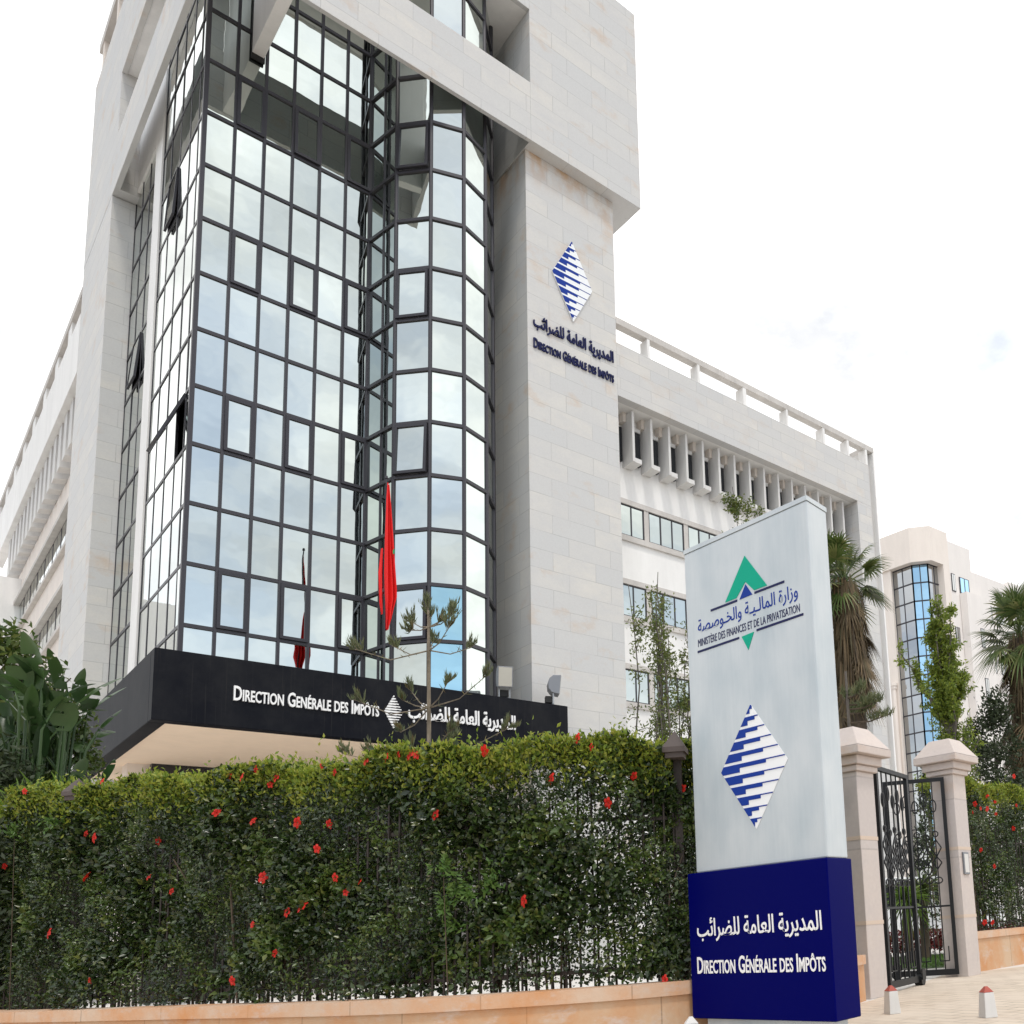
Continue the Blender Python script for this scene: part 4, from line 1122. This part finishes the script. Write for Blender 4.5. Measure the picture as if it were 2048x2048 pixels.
for z0, z1, r in ((8, 12.1, .10), (12.1, 12.25, .14), (12.25, 12.4, .18)):
    cl.prism([(far(*c0)[0] + r * KS * math.cos(a), far(*c0)[1] - 0.25 + r * KS * math.sin(a)) for a in np.linspace(0, 2 * math.pi, 12, endpoint=False)], fz(z0) if z0 > 8 else 0, fz(z1))
c1 = fs(2.5, -0.5)
cl.build('corner_column', M['far_wall'], fb)
def fwin(s0, s1, z0, z1, b=0.0, blue=False):
    fr = MB(); fbx(fr, s0, s1, b - 0.02, b + 0.05, z0, z1); f = fr.build('window', M['mullion'], fb)
    w = (s1 - s0) * .09; pn = MB(); fbx(pn, s0 + w, (s0 + s1) / 2 - w / 2, b - 0.028, b - 0.021, z0 + .04, z1 - .04); fbx(pn, (s0 + s1) / 2 + w / 2, s1 - w, b - 0.028, b - 0.021, z0 + .04, z1 - .04)
    pn.build('pane', M['glass_blue'] if blue else M['glass_grey'], f)
fwin(1.52, 1.82, 16.97, 17.9); fwin(2.16, 2.98, 17.0, 17.85, 0, True)
for z in (14.15, 11.4, 8.7): fwin(1.5, 1.85, z, z + 0.95)
for z in (16.0, 13.2, 10.5): fwin(4.2, 4.9, z, z + 0.85, 0.03); fwin(5.3, 6.0, z, z + 0.85, 0.03)
for z in (14.2, 11.6): fwin(3.05, 3.38, z, z + 1.0, -0.42)
for z in (15.8, 13.2): fwin(7.2, 8.4, z, z + 0.9)

# ================================================================== van in the yard
van = thing('parked_van', 'white van parked in the yard, glimpsed through the gate bars', 'van', (2.3, 29.0, 0.004), R_(8))
vb = MB()
prof = [(-2.4, .35), (2.1, .35), (2.4, .6), (2.35, 1.15), (1.75, 1.35), (1.15, 2.15), (-2.3, 2.2), (-2.4, 2.0)]
n = len(prof)
vb.add([(x, -0.9, z) for x, z in prof] + [(x, 0.9, z) for x, z in prof], [tuple(range(n)), tuple(range(2 * n - 1, n - 1, -1))] + [((i + 1) % n, i, n + i, n + (i + 1) % n) for i in range(n)])
vbo = vb.build('van_body', M['van_white'], van, 0.05)
for x0, x1 in ((-2.1, -1.1), (-0.95, 0.1), (0.25, 1.2)): MB().box(x0, x1, -0.912, -0.902, 1.3, 1.95).build('side_window', M['glass_dark'], vbo)
for x in (-1.5, 1.5):
    for y in (-0.86, 0.86):
        w = MB().tube([(x, y - .1, .34), (x, y + .1, .34)], .34, .34, 18).build('wheel', M['rubber'], van)
        MB().tube([(x, y - .115, .34), (x, y + .115, .34)], .19, .19, 14).build('rim', M['steel'], w)

# ================================================================== vegetation
def blades(P, D, Nn, ln, wd, seg=3, droop=0.25):
    """curving tapered blades as strips"""
    V = []; F = []
    for p, d, nn, l, w in zip(P, D, Nn, ln, wd):
        p = np.array(p, float); d = unit(np.array(d, float)); b = unit(np.cross(d, nn)); o = len(V)
        for k in range(seg + 1):
            t = k / seg; c = p + d * l * t + np.array([0, 0, -1.0]) * droop * l * t * t; hw = w / 2 * (1 - t ** 1.6) + 0.0008
            V += [c - b * hw, c + b * hw]
        for k in range(seg): a = o + 2 * k; F.append((a, a + 1, a + 3, a + 2))
    return V, F

def fan_palm(label, x, y, zc, ztrunk_r, rad, sx, n_green, n_dead, skirt, seed, group='fan palms'):
    r = np.random.default_rng(seed)
    root = thing('fan_palm', label, 'palm tree', (x, y, 0), 0, group)
    tr = MB(); tr.tube([(0, 0, 0), (0.03, 0, zc * .5), (0, 0.02, zc - .1)], ztrunk_r * 1.15, ztrunk_r, 12); tr.build('trunk', M['bark_palm'], root, smooth=True)
    def fans(n, el0, el1, mname, pname, ln, stem, droop, zoff):
        V = []; F = []; pv = MB()
        for i in range(n):
            az = r.uniform(0, 2 * math.pi); el = r.uniform(el0, el1)
            d = np.array([math.cos(az) * math.cos(el) * sx, math.sin(az) * math.cos(el) * sx, math.sin(el)])
            s0 = np.array([0, 0, zc + r.uniform(*zoff)]); sl = stem * r.uniform(.7, 1.1); tip = s0 + d * sl + np.array([0, 0, -0.06 * sl])
            pv.tube([tuple(s0), tuple((s0 + tip) / 2 + np.array([0, 0, .03])), tuple(tip)], 0.022, 0.012, 5)
            dd = unit(d); side = unit(np.cross(dd, np.array([0.01, 0.02, 1.0]))); nn = np.cross(side, dd); l = ln * r.uniform(.8, 1.15)
            nb = 20; PP = []; DD = []; LL = []
            for k in range(nb):
                a = (k / (nb - 1) - .5) * R_(215); PP.append(tip); DD.append(dd * math.cos(a) + side * math.sin(a) * (.9 if sx > .9 else .75)); LL.append(l * (0.62 + 0.38 * math.cos(a)) * r.uniform(.9, 1.08))
            v, f = blades(PP, DD, [nn] * nb, LL, [l * .085] * nb, 3, droop * r.uniform(.6, 1.3)); o = len(V); V += v; F += [tuple(q + o for q in g) for g in f]
        c = npmesh(pname, V, F, M[mname], root); pv.build('leaf_stalks', M['twig'] if 'dead' in mname else M['palm'], c)
    fans(n_green, R_(-38), R_(82), 'palm', 'crown', rad * .52, rad * .68, .42, (-.15, .25))
    fans(n_dead, R_(-82), R_(-38), 'palm_dead', 'dead_skirt', rad * .5, rad * .62, .45, (-skirt, 0.0))
    # hanging thatch
    n = int(520 * skirt); a = r.uniform(0, 2 * math.pi, n); z = zc - r.uniform(0, skirt, n); rr = ztrunk_r + r.uniform(.05, .45, n) * rad * .55
    P = np.stack([rr * np.cos(a) * sx, rr * np.sin(a), z], 1); D = np.stack([np.cos(a) * .18, np.sin(a) * .18, -np.ones(n)], 1)
    V, F = blades(P, D, np.stack([np.cos(a), np.sin(a), 0 * a], 1), r.uniform(.4, .9, n), r.uniform(.02, .05, n), 2, .0)
    npmesh('dead_skirt', V, F, M['palm_dead'], root)
    return root
def px(x, y, d): return camC + ray(x, y) * d
p = px(1688, 1165, 21); fan_palm('tall fan palm with brown skirt of dead leaves, rising behind the silver sign', p[0], p[1], p[2], 0.27, 1.34, 0.70, 34, 40, 2.3, 3)
p = px(2040, 1275, 33); fan_palm('fan palm with shaggy brown skirt at the far right edge', p[0], p[1], p[2], 0.4, 2.15, 0.66, 48, 48, 3.6, 5)

def branch_tree(name, label, cat, base, stems, leaf_n, leaf_sz, m, leafy, group=None, twig_r=(0.02, 0.004), tw_n=10, tw_len=0.5, trunk=None):
    """stems: list of 3D polylines relative to base; leaves gathered on twigs; leafy(t, z) -> density"""
    root = thing(name, label, cat, base, 0, group)
    tb = MB(); PP = []; DD = []
    for pl in stems:
        pl = [np.array(q, float) for q in pl]; tb.tube([tuple(q) for q in pl], twig_r[0], twig_r[1], 6)
        cum = np.linspace(0, 1, len(pl)); A = np.array(pl)
        for k in range(tw_n):
            t = rng.uniform(0.08, 1.0); s0 = np.array([np.interp(t, cum, A[:, j]) for j in range(3)])
            d = rdir(1, 0.9)[0]; l = tw_len * rng.uniform(.4, 1.1) * (1.1 - .5 * t); e = s0 + d * l
            tb.tube([tuple(s0), tuple((s0 + e) / 2 + np.array([0, 0, .03])), tuple(e)], 0.007, 0.002, 4)
            m_ = int(leaf_n * leafy(t, s0[2]) * rng.uniform(.5, 1.5))
            for j in range(m_):
                f = rng.uniform(.15, 1.05); PP.append(s0 + (e - s0) * f + rng.normal(0, .05, 3)); DD.append(rdir(1, -.2)[0])
    tb.build('trunk', trunk or M['bark'], root)
    if PP: leaves('crown', PP, DD, rdir(len(PP), .5), rng.uniform(leaf_sz * .7, leaf_sz * 1.3, len(PP)), leaf_sz * .42, m, root)
    return root
def wavy(x0, y0, z0, x1, y1, z1, n=7, a=.06):
    return [(x0 + (x1 - x0) * i / n + (rng.normal(0, a) if 0 < i else 0), y0 + (y1 - y0) * i / n + (rng.normal(0, a) if 0 < i else 0), z0 + (z1 - z0) * i / n) for i in range(n + 1)]
def gnd(x, d):
    p = px(x, 1500, d); return Vector((p[0], p[1], 0.004))
# thin saplings before the right wing
def sapling(label, xpix, ytop, depth, nst, spread, ln, lsz, dens, grp='thin young trees before the right wing', lo=.72, tw=16, tl=.42):
    b0 = gnd(xpix, depth); zt = px(xpix, ytop, depth)[2]
    st = [wavy(rng.normal(0, .12), rng.normal(0, .1), 0, rng.normal(0, spread), rng.normal(0, .25), zt * rng.uniform(lo, 1.0), 8, .05) for _ in range(nst)]
    return branch_tree('young_tree', label, 'tree', b0, st, ln, lsz, M['sapling'], dens, grp, (0.026, 0.006), tw, tl)
sapling('thin sparse young tree against the white wall, nearest the stone pier', 1332, 1135, 13.5, 9, .15, 12, .062, lambda t, z: 1.7 if t > .35 else .4, lo=.86, tw=34)
sapling('thin bushy young tree next to the left edge of the silver sign', 1372, 1210, 14.0, 7, .20, 12, .062, lambda t, z: 1.6 if t > .3 else .4, lo=.82, tw=30)
sapling('young tree whose yellow green top shows above the silver sign', 1512, 922, 17.5, 10, .17, 20, .085, lambda t, z: 2.2 if t > .6 else .4, lo=.84, tw=44, tl=.34)
# yellow-green upright tree before the far building
b0 = gnd(1905, 27); zt = px(1880, 1205, 27)[2]
st = [wavy(0, 0, 0, -.10, 0, zt, 9, .04)] + [wavy(0, 0, zt * .30 + .25 * i, rng.normal(0.0, .62), rng.normal(0, .4), zt * .30 + .25 * i + rng.uniform(1.2, 2.4), 5, .04) for i in range(15)]
st += [wavy(0, 0, zt * .5, rng.normal(-.10, .16), rng.normal(0, .16), zt * rng.uniform(.84, 1.03), 6, .03) for i in range(11)]
branch_tree('columnar_tree', 'slim yellow green tree standing before the blue glass bay', 'tree', b0, st, 15, .12, M['poplar'], lambda t, z: 3.6 if z > zt * .66 else .9, None, (0.075, 0.012), 22, .62)
# dark trees at the right edge
def blob_tree(name, label, base, zt, rad, n, sz, m, z0=1.0):
    root = thing(name, label, 'tree', base)
    tb = MB(); tb.tube([(0, 0, 0), (.05, 0, zt * .4), (0, .05, zt * .8)], .14, .04, 8)
    for i in range(9):
        a = rng.uniform(0, 6.28); z = rng.uniform(.35, .75) * zt; tb.tube([(0, 0, z), (rad * .7 * math.cos(a), rad * .7 * math.sin(a), z + rng.uniform(.3, 1.0))], .04, .01, 5)
    tb.build('trunk', M['bark'], root)
    C_ = []
    for i in range(46):
        a = rng.uniform(0, 6.28); z = rng.uniform(z0, zt); w = math.sin(math.pi * min(1, (z - z0) / (zt - z0) * .85 + .12)); q = rad * w * math.sqrt(rng.uniform(.1, 1)); C_.append((q * math.cos(a), q * math.sin(a), z))
    C_ = np.array(C_); idx = rng.integers(0, len(C_), n); P = C_[idx] + rng.normal(0, rad * .17, (n, 3))
    leaves('crown', P, rdir(n), rdir(n, .6), rng.uniform(sz * .7, sz * 1.3, n), sz * .45, m, root)
    return root
b0 = gnd(1990, 31); blob_tree('garden_tree', 'dark leafy tree behind the right hedge, below the fan palm', b0, px(1990, 1385, 31)[2], 1.15, 7000, .16, M['dark_leaf'], 2.0)
b0 = gnd(1848, 30); blob_tree('garden_tree', 'dark evergreen shrub tree seen over the open gate', b0, px(1848, 1545, 30)[2], .55, 2600, .12, M['dark_leaf'], .8)
b0 = gnd(1918, 24); blob_tree('garden_tree', 'mid green tree filling the gap behind the right gate pillar', b0, px(1918, 1500, 24)[2], .7, 2800, .12, M['sapling'], .8)

# Norfolk pine before the canopy
NP = px(858, 1500, 12.6); npx = 12.6 / 1849.9
pine = thing('norfolk_pine', 'young Norfolk pine with tiered branches, standing before the canopy lettering', 'tree', (NP[0], NP[1], 0.004))
ZP = lambda y: 1 + (1894.0 - y) * npx            # picture row to height at that depth
tb = MB(); tb.tube([(0.02, 0, 0), (0.0, 0, ZP(1500)), (-0.01, 0, ZP(1300)), (-0.02, 0, ZP(1215))], .036, .014, 8); tb.build('trunk', M['pine_bark'], pine)
BR = [(1300, [(-150, -15, 1290), (-95, 40, 1272), (72, 30, 1290), (60, -45, 1268), (-20, 60, 1262)], .15), (1420, [(-148, -10, 1395), (-52, 30, 1372), (50, -30, 1378), (118, 10, 1352), (-28, -60, 1415), (-68, 20, 1462)], .12),
      (1500, [(-175, 0, 1502), (-108, -25, 1508), (60, -40, 1478), (158, 10, 1468), (-58, 40, 1490), (30, 30, 1482)], .15), (1250, [(-36, 0, 1238), (46, 0, 1228), (34, 20, 1212), (-8, 20, 1222), (-28, -20, 1262), (-4, 0, 1208), (24, -10, 1245)], .15)]
bb = MB(); PN = []; DN = []; PD = []; DDr = []
for y0, lst, ts in BR:
    for dx, dy, y1 in lst:
        a = np.array([0, 0, ZP(y0)]); e = np.array([dx * npx, dy * npx, ZP(y1)]); m1 = a + (e - a) * .5 + np.array([0, 0, -.10 * abs(dx) / 100])
        bb.tube([tuple(a), tuple(m1), tuple(e)], .011, .005, 5)
        out = unit(e - m1)
        for k in range(9):
            sd = rdir(1)[0]; s0 = m1 + (e - m1) * rng.uniform(.72, 1.0); ee = s0 + unit(out * .9 + sd * .9) * ts * rng.uniform(.5, 1.0) + np.array([0, 0, .06])
            bb.tube([tuple(s0), tuple(ee)], .004, .002, 4)
            dry = rng.uniform() < .12
            for j in range(20):
                q = s0 + (ee - s0) * rng.uniform(.05, 1.05); d = unit(ee - s0) * .45 + np.array([0, 0, .95]) + rng.normal(0, .22, 3)
                (PD if dry else PN).append(q); (DDr if dry else DN).append(d)
        for k in range(int(14 * np.linalg.norm(e - a))):
            q = a + (m1 - a) * rng.uniform(.1, 1) if rng.uniform() < .15 else m1 + (e - m1) * rng.uniform(0, .8); (PD if rng.uniform() < .4 else PN).append(q); (DDr if len(PD) > len(DDr) else DN).append(rdir(1, .5)[0])
bb.build('branches', M['pine_bark'], pine)
for P__, D__, mm_ in ((PN, DN, 'needle'), (PD, DDr, 'needle_dry')):
    n = len(P__); V, F = blades(P__, D__, rdir(n), rng.uniform(.05, .105, n), rng.uniform(.008, .014, n), 2, -.1)
    npmesh('needles', V, F, M[mm_], pine)
# side limb of another Norfolk pine behind the gate pillar
NQ = px(1702, 1400, 15.5)
p2 = thing('norfolk_pine', 'grey green Norfolk pine partly hidden behind the silver sign, limb over the gate pillar', 'tree', (NQ[0] - .06, NQ[1], 0.004))
tb = MB(); z1 = px(1702, 1340, 15.5)[2]; tb.tube([(0, 0, 0), (0, 0, z1 * .6), (0, 0, z1)], .06, .02, 7); tb.build('trunk', M['bark'], p2)
bb = MB(); PN = []; DN = []
for x, y, dy in ((1780, 1428, 0), (1752, 1392, .2), (1725, 1380, -.2), (1712, 1410, .3), (1760, 1402, -.1), (1690, 1385, .1), (1738, 1412, .05)):
    e = px(x, y, 15.5) - np.array([NQ[0] - .06, NQ[1], 0.004]) + np.array([0, dy, 0]); a = np.array([0, 0, e[2] - .12])
    bb.tube([tuple(a), tuple((a + e) / 2 - np.array([0, 0, .05])), tuple(e)], .016, .008, 5)
    for k in range(150):
        q = a + (e - a) * (rng.uniform(.45, 1.05)); PN.append(q + rng.normal(0, .03, 3)); DN.append(np.array([rng.normal(.2, .5), rng.normal(0, .5), .9]))
bb.build('branches', M['twig'], p2)
V, F = blades(PN, DN, rdir(len(PN)), rng.uniform(.07, .16, len(PN)), [.016] * len(PN), 2, -.1); npmesh('needles', V, F, M['needle'], p2)

# bird-of-paradise clump at the left
def paddle(V, F, p0, az, lean, stem, ln, wd, r, tear):
    d = np.array([math.cos(az) * math.sin(lean) * .75, math.sin(az) * math.sin(lean), math.cos(lean)])
    side = unit(np.cross(d, np.array([math.cos(az + 1.57), math.sin(az + 1.57), .2]))); side = unit(np.array([math.cos(az + 1.57), math.sin(az + 1.57), 0])) if abs(side[2]) > .9 else unit(np.cross(d, side))
    side = unit(np.cross(d, np.array([math.cos(az), math.sin(az), -.3]))); nn = np.cross(side, d)
    b0 = p0 + d * stem; n = 16; o = len(V)
    hang = r.uniform(.15, .6)
    for k in range(n + 1):
        t = k / n; c = b0 + d * ln * t + (np.array([math.cos(az), math.sin(az), 0]) * .25 - np.array([0, 0, 1.0]) * hang) * ln * t * t * .8
        hw = wd / 2 * math.sin(math.pi * min(1, .08 + t * .93)) ** .7
        V += [c - side * hw + nn * hw * .35, c, c + side * hw + nn * hw * .35]
    for k in range(n):
        for h in (0, 1):
            if tear and r.uniform() < .10: continue
            a = o + 3 * k + h; F.append((a, a + 1, a + 4, a + 3))
    return b0
pb = gnd(66, 12.8)
bop = thing('bird_of_paradise', 'big clump of dark paddle leaves at the left end of the hedge', 'plant', pb)
r = np.random.default_rng(21); V = []; F = []; sm = MB()
zb_ = lambda y: px(66, y, 12.8)[2]
for i in range(120):
    az = r.uniform(0, 6.28); lean = r.uniform(.15, .95) * (1 - .6 * max(0, math.cos(az))); h0 = 1.6 + (zb_(1418) - 1.6) * r.uniform(0, 1) ** .8; rad = r.uniform(0, .75)
    p0 = np.array([np.clip(r.normal(-.05, .36), -1, .42), r.normal(0, .35), h0]); b0 = paddle(V, F, p0, az, lean, .35, r.uniform(.42, .85), r.uniform(.13, .25), r, True)
    sm.tube([(p0[0] * .5, p0[1] * .4, 0), tuple(p0), tuple(b0)], .022, .010, 6)
for (x, y, l) in ((95, 1335, .95), (62, 1350, .8), (140, 1420, .6), (30, 1390, .8)):
    p0 = px(x - 12, y + 60, 12.7) - np.array(pb); b0 = paddle(V, F, p0, -1.5 + r.uniform(-.5, .5), .10, .12, l, .34, r, True); sm.tube([(p0[0] * .5, 0, 0), tuple(p0), tuple(b0)], .025, .012, 6)
npmesh('foliage', V, F, M['strelitzia'], bop).data.polygons.foreach_set('use_smooth', [True] * len(F))
sm.build('stems', M['strelitzia'], bop)
b0 = gnd(112, 13.4); blob_tree('leafy_shrub', 'dense dark shrub overlapping the left end of the black canopy', b0, px(112, 1395, 13.4)[2], .60, 5200, .10, M['hedge_mid'], 1.5)
b0 = gnd(55, 13.9); blob_tree('leafy_shrub', 'tall dark shrub behind the paddle leaved clump at the left edge', b0, px(55, 1352, 13.9)[2], .85, 9000, .11, M['dark_leaf'], 1.2)
b0 = gnd(10, 13.6); blob_tree('leafy_shrub', 'tall leafy shrub with yellowing leaves in the lower left corner of the facade', b0, px(10, 1255, 13.6)[2], 1.0, 5200, .13, M['bush'], 1.2)
b0 = gnd(5, 12.0); blob_tree('leafy_shrub', 'low dark shrub under the paddle leaves at the left edge', b0, px(5, 1500, 12.0)[2], .8, 3600, .11, M['dark_leaf'], .8)
# light green strappy plant poking over the hedge
sp = thing('strappy_plant', 'light green strappy plant poking over the left end of the hedge', 'plant', gnd(70, 12.0))
n = 420; P = np.stack([rng.uniform(-.42, .75, n), rng.normal(0, .15, n), rng.uniform(2.95, 3.32, n)], 1); D = rdir(n, .9)
V, F = blades(P, D, rdir(n), rng.uniform(.18, .36, n), [.022] * n, 3, .25); npmesh('foliage', V, F, M['spiky'], sp)
st = MB()
for i in range(9): q = P[i * 40]; st.tube([(q[0], .1, 0), tuple(q)], .012, .008, 5)
st.build('stems', M['twig'], sp)

# garden behind the gate
o = sheet('lawn', [(-1.0, 17.9), (4.8, 17.9), (4.8, 24.0), (-1.0, 24.0)], 0.010, M['lawn'])
n = 9000; P = np.stack([rng.uniform(-.9, 4.7, n), rng.uniform(18.0, 23.9, n), np.full(n, .01)], 1)
V, F = blades(P, rdir(n, 1.6), rdir(n), rng.uniform(.05, .10, n), [.012] * n, 1, .1); g = npmesh('grass', V, F, M['grass'], None); g['kind'] = 'stuff'
rh = thing('red_shrub_row', 'low row of maroon leaved shrubs along the lawn behind the gate', 'shrub', (1.9, 23.6, 0))
n = 4200; P = np.stack([rng.uniform(-2.0, 2.6, n), rng.normal(0, .22, n), .08 + .55 * rng.uniform(0, 1, n) ** .8], 1)
leaves('foliage', P, rdir(n, .6), rdir(n, .4), rng.uniform(.07, .13, n), .05, M['maroon'], rh)
yu = thing('garden_palm', 'small spiky green palm behind the gate bars', 'palm tree', gnd(1822, 22.5))
zc_ = px(1822, 1785, 22.5)[2]; n = 150
MB().tube([(0, 0, 0), (0, 0, zc_)], .12, .10, 10).build('trunk', M['bark_palm'], yu)
P = np.repeat([[0, 0, zc_]], n, 0); V, F = blades(P, rdir(n, .35) * np.array([.8, 1, 1]), rdir(n), rng.uniform(.6, 1.05, n), [.06] * n, 4, .35); npmesh('crown', V, F, M['palm'], yu)
yy = thing('garden_palm', 'second spiky palm left in the gate opening', 'palm tree', gnd(1790, 21.0))
zc_ = px(1790, 1800, 21.0)[2]; n = 120
MB().tube([(0, 0, 0), (0, 0, zc_)], .11, .09, 10).build('trunk', M['bark_palm'], yy)
P = np.repeat([[0, 0, zc_]], n, 0); V, F = blades(P, rdir(n, .35) * np.array([.8, 1, 1]), rdir(n), rng.uniform(.5, .9, n), [.05] * n, 4, .35); npmesh('crown', V, F, M['spiky'], yy)
